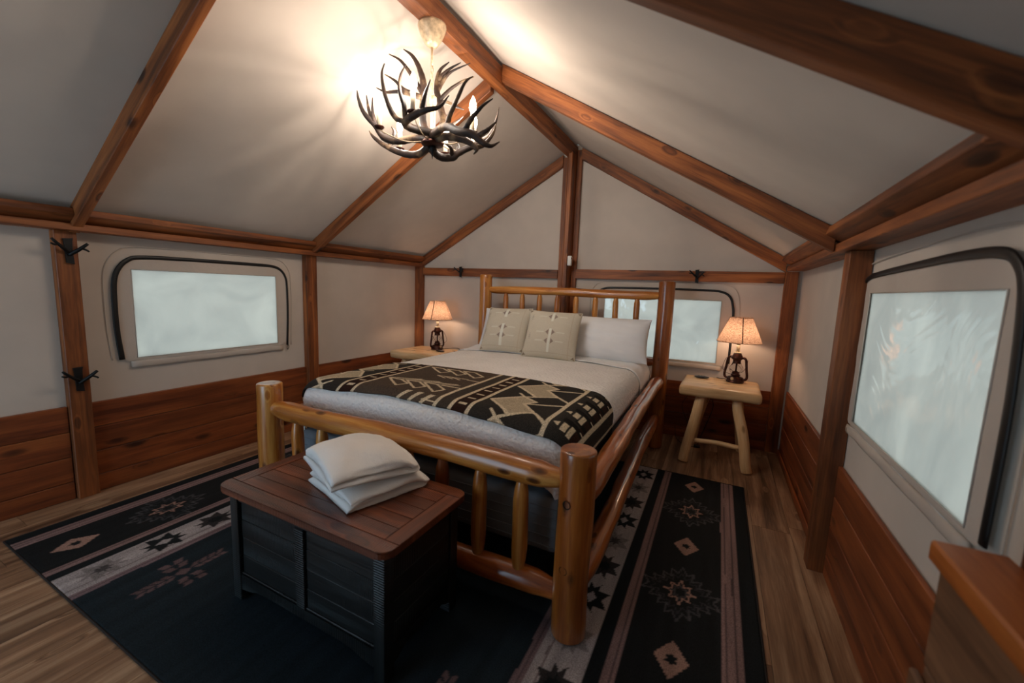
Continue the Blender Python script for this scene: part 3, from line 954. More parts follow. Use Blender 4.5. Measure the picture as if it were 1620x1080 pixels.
for cx0 in (-1.918, -.66):
    for yy in (.818, 2.70):
        f = lambda P_: [(cx0 + a, yy + b) for a, b in P_]
        c = lin(96, 76, 76)
        pr.poly(f([(0, .03), (.026, 0), (0, -.03), (-.026, 0)]), c)
        for sy in (-1, 1):
            for k in range(4):
                y0 = sy * (.030 + k * .032)
                for sx in (-1, 1):
                    pr.poly(f([(sx * .003, y0), (sx * .026, y0 + sy * .020), (sx * .026, y0 + sy * .044), (sx * .003, y0 + sy * .026)]), c)
        for sx in (-1, 1):
            for k in range(2):
                x0 = sx * (.040 + k * .036)
                for sy in (-1, 1):
                    pr.poly(f([(x0, sy * .004), (x0 + sx * .030, sy * .014), (x0 + sx * .030, sy * .046), (x0, sy * .034)]), c)
# long streaks of the distressed print
st = 1 + 0.22 * np.clip(nz(gx_ * 55, gy_ * 3.1, 3), -1, 1) + .10 * nz(gx_ * 120, gy_ * 9, 6)
pr.C *= st[..., None]
z = 0.007 + 0.0012 * nz(gx_ * 3, gy_ * 2.5, 2)
e = np.minimum.reduce([gx_ - RX0, RX1 - gx_, gy_ - RY0, RY1 - gy_])
z = np.where(e < .001, .0012, z)
rug = grid_mesh('area_rug', np.stack([gx_, gy_, z], -1), M['rug'], colors=pr.C)
tag(rug, 'large dark printed rug with pale star band under the bed and chest', 'rug')
me_ = rug.data
e_pts = [(RX0, RY0), (RX1, RY0), (RX1, RY1), (RX0, RY1), (RX0, RY0)]
Vt, Ft = [], []
for (a, b), (c, d) in zip(e_pts[:-1], e_pts[1:]):
    v, f = tube_geo([(a, b, .0042), (c, d, .0042)], 0.0036, 6); q = len(Vt); Vt += v; Ft += [tuple(i + q for i in g) for g in f]
mesh_obj('binding', Vt, Ft, M['under'], rug, smooth=True)

# ------------------------------------------------------------------ log bed frame
bed = empty('log_bed', (-1.23, 2.39, 0)); tag(bed, 'varnished peeled log bed frame standing on the rug', 'bed')
FXR, FXL, FY, HY = -0.385, -2.075, 1.318, 3.455
HXL, HXR = -2.03, -0.380
def post(x, y, h, r, seed, mat, dz=0.0075):
    return log('post', (x, y, dz), (x, y, h), r, mat, bed, seg=26, wob=.010, rnd=.008, seed=seed, bend=.002)
pfr = post(FXR, FY, 0.705, 0.063, 1, M['amber'], .0085); post(FXL, FY, 0.705, 0.062, 2, M['log'], .0085)
post(HXR, HY, 1.350, 0.062, 3, M['amber'], .001); post(HXL, HY, 1.372, 0.060, 4, M['log'], .001)
# drilled recesses on the foot post
for o_, (zz, xx, ph) in zip((0, 1), ((0.525, FXR, -.25), (0.285, FXR, -.2))):
    a = math.radians(-98) + ph * .3
    d = Vector((math.cos(a), math.sin(a), 0))
    c0 = Vector((xx, FY, zz)) + d * .0615
    m_, _ = frame_to(c0, c0 + d * .1)
    V, F = [], []
    for rr, dd in ((.0155, .0022), (.0135, .0030), (.012, -.001), (.0, -.002)):
        for k in range(18):
            th = 2 * math.pi * k / 18
            V.append(m_ @ Vector((dd, rr * math.cos(th), rr * math.sin(th))))
    for i in range(3):
        for k in range(18): F.append((i * 18 + k, i * 18 + (k + 1) % 18, (i + 1) * 18 + (k + 1) % 18, (i + 1) * 18 + k))
    mesh_obj('bolt_hole', V, F, M['under'], pfr, smooth=True)
a = math.radians(-150); d = Vector((math.cos(a), math.sin(a), 0)); c0 = Vector((FXL, FY, .50)) + d * .061
log('plug', c0, c0 + d * .003, .013, M['redlog'], bed, rnd=.001, tl=.001, wob=0, bend=0)
log('foot_rail', (FXL + .050, FY, .578), (FXR - .050, FY, .586), 0.049, M['log'], bed, taper0=.78, taper1=.68, tl=.10, seed=11, wob=.035)
log('foot_rail', (FXL + .050, FY, .150), (FXR - .050, FY, .152), 0.046, M['redlog'], bed, taper0=.75, taper1=.7, tl=.10, seed=12, wob=.04)
for i in range(8):
    x = -1.858 + .1805 * i
    log('spindle', (x, FY, .180), (x, FY, .552), 0.030, M['log'] if i != 5 else M['redlog'], bed, seg=16, taper0=.7, taper1=.60, tl=.075, seed=20 + i, wob=.022, bend=.001)
log('head_rail', (HXL + .050, HY, 1.232), (HXR - .050, HY, 1.234), 0.036, M['log'], bed, taper0=.8, taper1=.8, tl=.08, seed=41, wob=.05)
log('head_rail', (HXL + .050, HY, .700), (HXR - .050, HY, .700), 0.036, M['redlog'], bed, taper0=.8, taper1=.8, tl=.08, seed=42, wob=.05)
for i in range(8):
    x = -1.806 + .1725 * i
    log('spindle', (x, HY, .725), (x, HY, 1.215), 0.0245, M['log'], bed, seg=16, taper0=.72, taper1=.60, tl=.06, seed=50 + i, wob=.022, bend=.001)
for sx, xx in ((1, -.383), (-1, -2.055)):
    log('side_rail', (xx, FY + .055, .500), (xx, HY - .055, .560), 0.046, M['redlog'], bed, taper0=.85, taper1=.85, tl=.12, seed=60 + sx, wob=.045, bend=.008)
    log('side_rail', (xx, FY + .055, .165), (xx, HY - .055, .250), 0.044, M['redlog'], bed, taper0=.85, taper1=.85, tl=.12, seed=64 + sx, wob=.05, bend=.009)

# box spring, mattress cover
bs = empty('box_spring', (-1.245, 2.42, .2)); tag(bs, 'grey ribbed box spring under the mattress, seen between the bed spindles', 'box spring')
local_box('ticking', (1.52, 1.98, .235), Matrix.Translation((-1.242, 2.42, .317)), M['boxspring'], bs, bevel=.03, seg=3)
for k in range(5):
    V = []
    zz = .235 + k * .04
    loop = [(-2.003, 1.429), (-.481, 1.429), (-.481, 3.411), (-2.003, 3.411), (-2.003, 1.429)]
    v, f = tube_geo([(p[0], p[1], zz) for p in loop], 0.0025, 6); mesh_obj('rib', v, f, M['boxspring'], bs, smooth=True)

CX_, HX_, RR_, YF_, ZT_ = -1.245, .68, .11, 1.54, .70


def drape(X, Y, off=0.0):
    ax = np.abs(X - CX_) - HX_; dx = np.maximum(ax, 0) * np.sign(X - CX_); dy = -np.maximum(YF_ - Y, 0)
    d = np.hypot(dx, dy) + 1e-9; r = RR_ + off
    th = np.minimum(d / RR_, np.pi / 2); o = r * np.sin(th); drop = r * (1 - np.cos(th)) + np.maximum(d - RR_ * np.pi / 2, 0)
    cx = np.clip(X, CX_ - HX_, CX_ + HX_); cy = np.maximum(Y, YF_)
    crown = .025 * (1 - ((cx - CX_) / .78) ** 2)
    return cx + dx / d * o, cy + dy / d * o, ZT_ + off + crown - drop


sx_ = np.linspace(-2.17, -.32, 210); sy_ = np.linspace(1.25, 3.10, 210)
X, Y = np.meshgrid(sx_, sy_)
W = 0.004 * nz(X * 5, Y * 4, 1) + .0012 * nz(X * 120, Y * 120, 2)
px, py, pz_ = drape(X, Y, 0.0)
q = np.stack([px, py, pz_ + W * .6], -1)
f_ = (Y < 1.42)
q[..., 1] -= np.where(f_, .006 * np.abs(nz(X * 30, Y * 3, 4)), 0)
cov = grid_mesh('coverlet', q, M['coverlet'])
tag(cov, 'textured off-white coverlet spread over the mattress', 'coverlet')
solidify(cov, .008)
# cotton sheet at the head end
sx_ = np.linspace(-2.17, -.32, 150); sy_ = np.linspace(2.95, 3.52, 60)
X, Y = np.meshgrid(sx_, sy_)
px, py, pz_ = drape(X, np.minimum(Y, 3.37), 0.010)
ov = np.maximum(Y - 3.37, 0)
py = np.minimum(Y, 3.37) + .03 * np.sin(np.minimum(ov / .03, 1.57)); pz_ = pz_ - np.maximum(ov - .02, 0)
lift = .012 * np.clip((Y - 3.05) / .15, 0, 1)
q = np.stack([px + .004 * nz(X * 20, Y * 9, 3), py, pz_ + lift + .004 * nz(X * 9, Y * 14, 5)], -1)
sh = grid_mesh('bed_sheet', q, M['sheet'])
tag(sh, 'smooth white cotton sheet turned back at the head of the bed', 'sheet')
solidify(sh, .006)

# patterned throw
gx_, gy_ = np.meshgrid(np.linspace(-2.30, -.13, 560), np.linspace(1.452, 2.112, 190))
cream = lin(206, 190, 162); taupe = lin(172, 158, 134); cha = lin(46, 42, 38); brn = lin(78, 66, 56); dk = lin(44, 24, 16); blk = lin(20, 17, 15)
pr = Print(gx_, gy_, cha)
pr.rect(-1.62, -1.11, 1.4, 2.2, brn); pr.rect(-1.11, -1.03, 1.4, 2.2, lin(62, 55, 48))
def vstripe(x, w=.018, c=cream): pr.fill(np.abs(gx_ - x) < w / 2, c)
for x0, x1 in ((-1.03, -.937), (-1.725, -1.625)):
    pr.rect(x0, x1, 1.4, 2.2, dk); vstripe(x0); vstripe(x1)
    xm = (x0 + x1) / 2
    for k in range(10):
        yy = 1.50 + .0765 * k
        pr.rect(xm - .022, xm + .022, yy - .008, yy + .008, cream)
vstripe(-1.112)
def mir(P_, flip): return [(-2.662 - a, b) if flip else (a, b) for a, b in P_]
for flip in (False, True):
    for k in (-1, 0, 1, 2):
        dy = .29 * k
        s = lambda P_: [(a, b + dy) for a, b in mir(P_, flip)]
        body = [(-.91, 1.63), (-.80, 1.765), (-.715, 1.715), (-.75, 1.655), (-.66, 1.565), (-.75, 1.50)]
        pr.poly(s(body), taupe)
        pr.stroke(s(body), .015, cream, True)
        pr.stroke(s([(-.80, 1.765), (-.84, 1.80)]), .014, cream)
        pr.stroke(s([(-.75, 1.655), (-.59, 1.74)]), .014, cream)
        pr.stroke(s([(-.66, 1.565), (-.58, 1.50)]), .016, cream)
        pr.stroke(s([(-.75, 1.50), (-.80, 1.47)]), .016, cream)
    mx = lambda x: -2.662 - x if flip else x
    def vs_(x, w): vstripe(mx(x), w)
    lo, hi = sorted((mx(-.57), mx(-.435)))
    pr.rect(lo, hi, 1.4, 2.2, cha)
    lo, hi = sorted((mx(-.47), mx(-.435))); pr.rect(lo, hi, 1.4, 2.2, dk)
    for k in range(5):
        yy = 1.535 + .152 * k
        def rc(xa, xb, ya, yb, c):
            l, h = sorted((mx(xa), mx(xb))); pr.rect(l, h, ya, yb, c)
        rc(-.535, -.44, yy + .038, yy + .075, blk); rc(-.50, -.44, yy + .095, yy + .125, blk)
        pr.poly([(mx(a), b) for a, b in [(-.560, yy), (-.535, yy - .018), (-.535, yy + .018)]], cream)
        rc(-.523, -.502, yy - .028, yy + .028, cream)
        rc(-.492, -.472, yy - .040, yy + .040, cream)
        rc(-.458, -.436, yy + .060, yy + .070, cream)
    vs_(-.58, .022); vs_(-.43, .018); vs_(-.345, .018)
    lo, hi = sorted((mx(-.26), mx(-.17))); pr.rect(lo, hi, 1.4, 2.2, dk); vs_(-.26, .016)
fle = [(-1.585, 1.683), (-1.43, 1.553), (-1.405, 1.612), (-1.50, 1.681), (-1.41, 1.735)]
for i in range(3):
    dx = .117 * i
    pr.stroke([(a + dx, b) for a, b in fle[:4]], .013, cream, True)
    pr.stroke([(fle[0][0] + dx, fle[0][1] + .012), (fle[4][0] + dx, fle[4][1])], .012, cream)
    pr.stroke([(fle[3][0] + dx, fle[3][1] + .006), (fle[4][0] + dx + .02, fle[4][1] - .01)], .008, cream)
    for yy, sg in ((2.065, 1), (1.46, -1)):
        pass
    pr.stroke([(a + dx, 2.06 + (b - 1.68)) for a, b in fle[:4]], .013, cream, True)
    pr.poly([(-1.345 + .07 * i, 1.44), (-1.325 + .07 * i, 1.44), (-1.285 + .07 * i, 1.512), (-1.315 + .07 * i, 1.512)], cream)
    pr.stroke([(-1.40 + .05 * i, 1.868), (-1.33 + .05 * i, 1.835)], .010, cream)
    pr.stroke([(-1.40 + .05 * i, 1.868), (-1.30 + .05 * i, 1.872)], .008, cream)
pr.rect(-1.24, -1.112, 1.675, 1.688, cream); pr.rect(-1.20, -1.112, 1.856, 1.867, cream); pr.rect(-1.20, -1.112, 1.466, 1.476, cream)
Yw = gy_ + .012 * np.sin(gx_ * 4.1 + .6) * (1 - (gy_ - 1.45) / .7) - np.where(gy_ < 1.5, .006 * nz(gx_ * 13, gy_, 2), 0)
px, py, pz_ = drape(gx_, Yw, 0.0125)
bul = np.clip((gx_ + .40) / .12, 0, 1) * (gx_ > -.40)
px = px - .004 * bul + .010 * bul * np.abs(nz(gy_ * 14, gx_ * 3, 1)) * 0
pz_ = pz_ + .0025 * nz(gx_ * 9, gy_ * 11, 7)
bl = grid_mesh('throw_blanket', np.stack([px, py, pz_], -1), M['blanket'], colors=pr.C)
tag(bl, 'dark woven throw blanket with cream geometric pattern across the foot of the bed', 'blanket')
solidify(bl, .008)

# ------------------------------------------------------------------ pillows and cushions
def pillow(name, centre, w, h, thick, mat, label, cat, group, yaw=0.0, lean=15.0, roll=0.0, seed=0, decor=None, ear=0.10):
    """upright pillow: local X width, local Z height, local -Y faces the foot of the bed"""
    mw = (Matrix.Translation(Vector(centre)) @ Matrix.Rotation(math.radians(yaw), 4, 'Z') @ Matrix.Rotation(math.radians(-lean), 4, 'X') @ Matrix.Rotation(math.radians(roll), 4, 'Y'))
    n = 96
    a = np.linspace(-1, 1, n)
    A, B = np.meshgrid(a, a)
    prof = (1 - np.abs(A) ** 2.6) ** .62 * (1 - np.abs(B) ** 2.6) ** .62
    pinx = 1 - ear * (1 - np.abs(B) ** 2.2) * np.abs(A) ** 3
    pinz = 1 - ear * (1 - np.abs(A) ** 2.2) * np.abs(B) ** 3
    X = A * pinx * w / 2; Z = B * pinz * h / 2
    edge = np.clip(1 - np.maximum(np.abs(A), np.abs(B)), 0, 1)
    wr = (.0045 if decor is not None else .009) * nz(A * 4 + B * 2, B * 5, seed) * np.sqrt(prof + .01) + .004 * np.sin(14 * A * B + seed) * (np.abs(A * B) ** 1.5) * np.clip(edge * 8, 0, 1)
    Yf = -(thick / 2 * prof + wr * prof)
    Yb = thick / 2 * prof * .8
    col = None
    if decor is not None:
        p = Print(A * w / 2, B * h / 2, decor); base = decor
        ivory = lin(228, 226, 212); tri = lin(150, 132, 120); dark_ = lin(120, 110, 100)
        for cz, L in ((.135, .042), (-.045, .115)):
            p.rect(-.011, .011, cz - L if cz < 0 else cz - .042, cz + (.075 if cz < 0 else .042), ivory)
            for t in ((cz,) if cz > 0 else (.0, -.072)):
                for s in (-1, 1):
                    p.poly([(s * .013, t + .022), (s * .040, t), (s * .013, t - .022)], tri)
                    p.rect(min(s * .05, s * .115), max(s * .05, s * .115), t - .003, t + .003, ivory, .6)
        for cz in (.10, -.06):
            for k in range(4):
                for m_ in range(2): p.rect(-.178 + .009 * m_, -.174 + .009 * m_, cz + k * .014, cz + k * .014 + .006, dark_, .8)
        for x0 in (.155,): p.rect(x0, x0 + .004, -.2, .2, lin(190, 172, 146), .7)
        p.rect(-.2, .2, -.165, -.161, lin(190, 172, 146), .7)
        for s in (-1, 1):
            for s2 in (-1, 1):
                p.poly([(s * (w / 2 - .006), s2 * (h / 2 - .006)), (s * (w / 2 - .034), s2 * (h / 2 - .012)), (s * (w / 2 - .012), s2 * (h / 2 - .034))], lin(120, 98, 76), .8)
        p.C *= (1 + .035 * np.sin(A * 300))[..., None]
        col = p.C
    f = grid_mesh(name, np.stack([X, Yf, Z], -1), mat, colors=col, mw=mw)
    tag(f, label, cat, group)
    back = grid_mesh('back_cover', np.stack([X, Yb, Z], -1), mat, parent=None, colors=(np.zeros(A.shape + (3,)) + decor) if decor is not None else None, mw=Matrix.Identity(4), flip=True)
    back.parent = f; WM[back.name] = mw.copy()
    return f


CU = lin(206, 196, 176)
pillow('pillow', (-.775, 3.21, .885), .66, .36, .17, M['sheet'], 'white pillow at the right of the headboard beside the patterned cushions', 'pillow', 'white bed pillows', yaw=3, lean=24, seed=1, ear=.05)
pillow('pillow', (-1.62, 3.27, .890), .66, .36, .15, M['sheet'], 'white pillow almost hidden behind the left patterned cushion', 'pillow', 'white bed pillows', yaw=-2, lean=20, seed=2, ear=.05)
pillow('cushion', (-1.575, 3.035, .905), .415, .40, .13, M['cushion'], 'beige patterned square cushion on the left, nearer the left lamp', 'cushion', 'patterned cushions', yaw=-2, lean=27, roll=-2, seed=3, decor=CU, ear=.04)
pillow('cushion', (-1.145, 2.985, .900), .43, .40, .13, M['cushion'], 'beige patterned square cushion in the middle, overlapping the plain white pillow', 'cushion', 'patterned cushions', yaw=6, lean=26, roll=1, seed=4, decor=CU, ear=.04)

# ------------------------------------------------------------------ blanket chest
CX0, CX1, CY0, CY1 = -1.590, -.812, .840, 1.225
chest = empty('blanket_chest', ((CX0 + CX1) / 2, (CY0 + CY1) / 2, .0085)); tag(chest, 'low black distressed wooden chest with walnut plank lid at the foot of the bed', 'chest')
zb = .0095
def cb(name, lo, hi, g='x', bev=.002): return box(name, lo, hi, M['chest'], chest, grain=g, bevel=bev)
for xx in (CX0, CX1 - .045):
    for yy in (CY0, CY1 - .045): cb('leg', (xx, yy, zb), (xx + .045, yy + .045, .449), 'z')
cb('front_rail', (CX0 + .046, CY0 + .004, .412), (CX1 - .046, CY0 + .024, .449))
cb('rear_panel', (CX0 + .046, CY1 - .022, .10), (CX1 - .046, CY1 - .008, .449))
cb('floor_panel', (CX0 + .046, CY0 + .024, .10), (CX1 - .046, CY1 - .024, .112))
xm = (CX0 + CX1) / 2
cb('stile', (xm - .022, CY0 + .003, .1175), (xm + .022, CY0 + .024, .411), 'z')
for xa, xb in ((CX0 + .047, xm - .0235), (xm + .0235, CX1 - .047)):
    pn = cb('panel', (xa, CY0 + .019, .119), (xb, CY0 + .026, .410))
    for k in range(4):
        z0 = .121 + k * .0725
        box('board', (xa + .0005, CY0 + .0125 + .0012 * (k % 2), z0), (xb - .0005, CY0 + .0188, z0 + .0712), M['chest'], pn, grain='x', bevel=.0012)
    box('bead', (xa, CY0 + .006, .1185), (xb, CY0 + .0165, .125), M['chest'], pn, grain='x', bevel=.002)
# arched skirts
def skirt(p0, p1, th, parent):
    p0, p1 = Vector(p0), Vector(p1); d = (p1 - p0); L = d.length; d.normalize(); nrm = Vector((d.y, -d.x, 0))
    bm = bmesh.new(); n = 14; prev = None
    for i in range(n + 1):
        t = i / n; e = min(t, 1 - t)
        zl = .052 + .026 * min(1, max(0, (e - .05) / .12)) ** .7
        p = p0 + d * L * t
        q = [bm.verts.new(p + nrm * o + Vector((0, 0, zz))) for o, zz in ((0, zl), (0, .1165), (-th, .1165), (-th, zl))]
        if prev:
            for k in range(4): bm.faces.new((prev[k], prev[(k + 1) % 4], q[(k + 1) % 4], q[k]))
        else: bm.faces.new(q)
        prev = q
    bm.faces.new(prev[::-1]); bmesh.ops.recalc_face_normals(bm, faces=bm.faces[:])
    return bm_obj('skirt', bm, M['chest'], parent)
skirt((CX0 + .046, CY0 + .004, 0), (CX1 - .046, CY0 + .004, 0), .02, chest)
skirt((CX1 - .004, CY0 + .046, 0), (CX1 - .004, CY1 - .046, 0), .02, chest)
skirt((CX0 + .004, CY1 - .046, 0), (CX0 + .004, CY0 + .046, 0), .02, chest)
for xx, s in ((CX1, -1), (CX0, 1)):
    x0, x1 = sorted((xx + s * .008, xx + s * .018))
    pn = cb('side_panel', (x0, CY0 + .047, .119), (x1, CY1 - .047, .449), 'y')
    for k in range(4):
        z0 = .121 + k * .0725
        a, b = sorted((xx + s * .0055, xx + s * .0078))
        box('board', (a, CY0 + .048, z0), (b, CY1 - .048, z0 + .0712), M['chest'], pn, grain='y', bevel=.0008)
# lid: rounded slab carrying frame boards and inner planks
LX0, LX1, LY0, LY1, LZ = -1.622, -.782, .812, 1.248, .4500


def rounded_slab(name, x0, x1, y0, y1, z0, z1, corners, mat, parent, r=.04, grain='x', bev=.003):
    pts = []
    cs = [(x0, y0, 180), (x1, y0, 270), (x1, y1, 0), (x0, y1, 90)]
    for k, (cx, cy, a0) in enumerate(cs):
        if k in corners:
            ccx = cx + (r if cx == x0 else -r); ccy = cy + (r if cy == y0 else -r)
            for i in range(7):
                a = math.radians(a0 + 90 * i / 6); pts.append((ccx + r * math.cos(a), ccy + r * math.sin(a)))
        else: pts.append((cx, cy))
    c = Vector(((x0 + x1) / 2, (y0 + y1) / 2, (z0 + z1) / 2))
    R = Matrix.Identity(3) if grain == 'x' else Matrix(((0, -1, 0), (1, 0, 0), (0, 0, 1)))
    mw = Matrix.Translation(c) @ R.to_4x4(); inv = mw.inverted()
    bm = bmesh.new()
    lo = [bm.verts.new(inv @ Vector((x, y, z0))) for x, y in pts]; hi = [bm.verts.new(inv @ Vector((x, y, z1))) for x, y in pts]
    bm.faces.new(lo[::-1]); bm.faces.new(hi)
    n = len(pts)
    for i in range(n): bm.faces.new((lo[i], lo[(i + 1) % n], hi[(i + 1) % n], hi[i]))
    if bev:
        es = [e for e in bm.edges if abs(e.verts[0].co.z - e.verts[1].co.z) < 1e-6]
        bmesh.ops.bevel(bm, geom=es, offset=bev, segments=2, affect='EDGES')
    return bm_obj(name, bm, mat, parent, mw)


lid = rounded_slab('lid', LX0, LX1, LY0, LY1, LZ, LZ + .022, (0, 1, 2, 3), M['lid'], chest)
zt0, zt1 = LZ + .0205, LZ + .0255
E_ = .058
rounded_slab('board', LX0, LX1, LY0, LY0 + E_ - .0008, zt0, zt1, (0, 1), M['lid'], lid, bev=.0015)
rounded_slab('board', LX0, LX1, LY1 - E_ + .0008, LY1, zt0, zt1, (2, 3), M['lid'], lid, bev=.0015)
rounded_slab('board', LX0, LX0 + E_ - .0008, LY0 + E_ + .0008, LY1 - E_ - .0008, zt0, zt1, (), M['lid'], lid, grain='y', bev=.0012)
rounded_slab('board', LX1 - E_ + .0008, LX1, LY0 + E_ + .0008, LY1 - E_ - .0008, zt0, zt1, (), M['lid'], lid, grain='y', bev=.0012)
wb_ = (LY1 - LY0 - 2 * E_) / 5
for k in range(5):
    y0 = LY0 + E_ + k * wb_
    rounded_slab('plank', LX0 + E_ + .0008, LX1 - E_ - .0008, y0 + .0008, y0 + wb_ - .0008, zt0, zt1 - .0006 * (k % 2), (), M['lid'], lid, bev=.0012)
TOP = zt1 + .0008

# ------------------------------------------------------------------ folded towels
def towel(centre, yaw, L, W_, layers, th, label, seed, sag=0.0, skew_=0.0, roll=0.0):
    """zig-zag folded cloth, folds running along local X"""
    path = []
    z = th / 2
    r = th * .56
    for k in range(layers):
        y0, y1 = (-W_ / 2, W_ / 2) if k % 2 == 0 else (W_ / 2, -W_ / 2)
        ins = .006 * k
        y0 -= math.copysign(ins, y0); y1 -= math.copysign(ins, y1)
        for i in range(9): path.append((y0 + (y1 - y0) * i / 8, z))
        if k < layers - 1:
            s = math.copysign(1, y1)
            for i in range(1, 6):
                a = math.pi * i / 6
                path.append((y1 + s * r * math.sin(a) * 1.2, z + r - r * math.cos(a)))
            z += 2 * r
    P = smooth_path(path, 120)
    n = len(P)
    T = np.gradient(P, axis=0); T /= np.linalg.norm(T, axis=1)[:, None]
    Nn = np.stack([-T[:, 1], T[:, 0]], 1)
    R_ = random.Random(seed); hs = lambda: R_.uniform(-1, 1)
    out = np.concatenate([P + Nn * th / 2 * .96, (P - Nn * th / 2 * .96)[::-1]])
    m = len(out); nx = 60
    V = []
    xs_ = np.concatenate([-L / 2 + np.array([0, .0015, .004, .008, .013]), np.linspace(-L / 2 + .02, L / 2 - .02, nx - 10), L / 2 - np.array([.013, .008, .004, .0015, 0])])
    for i, x in enumerate(xs_):
        e = min(i, nx - 1 - i)
        sh_ = [0.2, .58, .8, .92, .98, 1.0][min(e, 5)]
        for j, (y, zz) in enumerate(out):
            c = P[j if j < n else m - 1 - j]
            yy = c[0] + (y - c[0]) * sh_; z2 = c[1] + (zz - c[1]) * sh_
            hgt = z2 / (2 * r * layers)
            w1 = float(nz(np.float64(x * 13), np.float64(yy * 12 + hgt * 3), seed)) * 1.5 + .5 * float(nz(np.float64(x * 31), np.float64(yy * 27), seed + 9))
            q_ = abs(x) / (L / 2); r_ = abs(yy) / (W_ / 2)
            z3 = z2 + .006 * w1 * hgt + hgt * (.012 - .030 * q_ ** 3 - .022 * min(r_, 1.1) ** 4) + .0009 * hs() + sag * hgt * (x / (L / 2)) ** 2 * -1
            V.append((x + .012 * float(nz(np.float64(yy * 9), np.float64(hgt * 5), seed + 2)) + skew_ * hgt, yy + .006 * float(nz(np.float64(x * 11), np.float64(hgt * 4), seed + 4)) * (1 if abs(yy) > W_ * .3 else .3), max(z3, .0015)))
    F = []
    for i in range(nx - 1):
        for j in range(m):
            F.append((i * m + j, (i + 1) * m + j, (i + 1) * m + (j + 1) % m, i * m + (j + 1) % m))
    for i, rev in ((0, False), (nx - 1, True)):
        for j in range(n - 1):
            q = (i * m + j, i * m + j + 1, i * m + m - 2 - j, i * m + m - 1 - j)
            F.append(q[::-1] if rev else q)
    mw = Matrix.Translation(Vector(centre)) @ Matrix.Rotation(math.radians(yaw), 4, 'Z') @ Matrix.Rotation(math.radians(roll), 4, 'Y')
    o = mesh_obj('folded_towel', V, F, M['towel'], None, mw=mw, smooth=True)
    tag(o, label, 'towel', 'folded white towels')
    return o


towel((-1.150, 1.090, TOP), -16, .33, .285, 2, .033, 'lower folded white towel lying on the chest lid', 1)
towel((-1.180, 1.075, TOP + .0745), -23, .345, .285, 2, .036, 'upper folded white towel on top of the other towel', 4, sag=.004)

# ------------------------------------------------------------------ bedside stools
def stool(loc):
    root = empty('bedside_stool', loc)
    lx, ly, lz = loc
    bm = bmesh.new(); bmesh.ops.create_cube(bm, size=1); bmesh.ops.scale(bm, vec=(.545, .50, .078), verts=bm.verts)
    bmesh.ops.bevel(bm, geom=bm.edges[:], offset=.032, segments=5, affect='EDGES', profile=.6)
    bmesh.ops.subdivide_edges(bm, edges=[e for e in bm.edges if e.calc_length() > .2], cuts=8, use_grid_fill=True)
    for v in bm.verts:
        v.co.y += .004 * math.sin(v.co.x * 9 + 1) + .003 * math.sin(v.co.x * 21); v.co.z += .0025 * math.sin(v.co.x * 11) * (1 if v.co.z < 0 else .2)
        v.co.x += .005 * math.sin(v.co.y * 9)
    bm_obj('top', bm, M['pine'], root, Matrix.Translation((lx, ly, .537)), smooth=True)
    for (tx, ty), (bx, by), sd in (((-.12, -.17), (-.205, -.285), 1), ((.115, -.17), (.222, -.28), 2), ((-.085, .12), (-.175, .185), 3), ((.13, .12), (.20, .185), 4)):
        log('leg', (lx + bx, ly + by, .003), (lx + tx, ly + ty, .515), .036, M['pine'], root, seg=16, taper1=.86, tl=.12, seed=80 + sd, wob=.03)
    log('stretcher', (lx - .165, ly - .225, .165), (lx + .175, ly - .225, .165), .0175, M['pine'], root, seg=12, taper0=.8, taper1=.8, tl=.05, seed=90, wob=.05)
    return root


def copy_tree(o, parent=None):
    c = o.copy(); COL.objects.link(c)
    if parent is not None:
        c.parent = parent
        c.matrix_parent_inverse = o.matrix_parent_inverse.copy()
    for ch in list(o.children): copy_tree(ch, c)
    return c


RS = (0.062, 3.535, 0.0)
st_r = stool(RS)
tag(st_r, 'pale peeled pine stool used as bedside table under the right window', 'stool', 'pine bedside stools')
st_l = copy_tree(st_r); st_l.location = (-2.70, 3.405, 0.0); st_l.rotation_euler = (0, 0, 0)
tag(st_l, 'pale peeled pine stool in the left rear corner, partly hidden by the bed', 'stool', 'pine bedside stools')
STOP = .5765

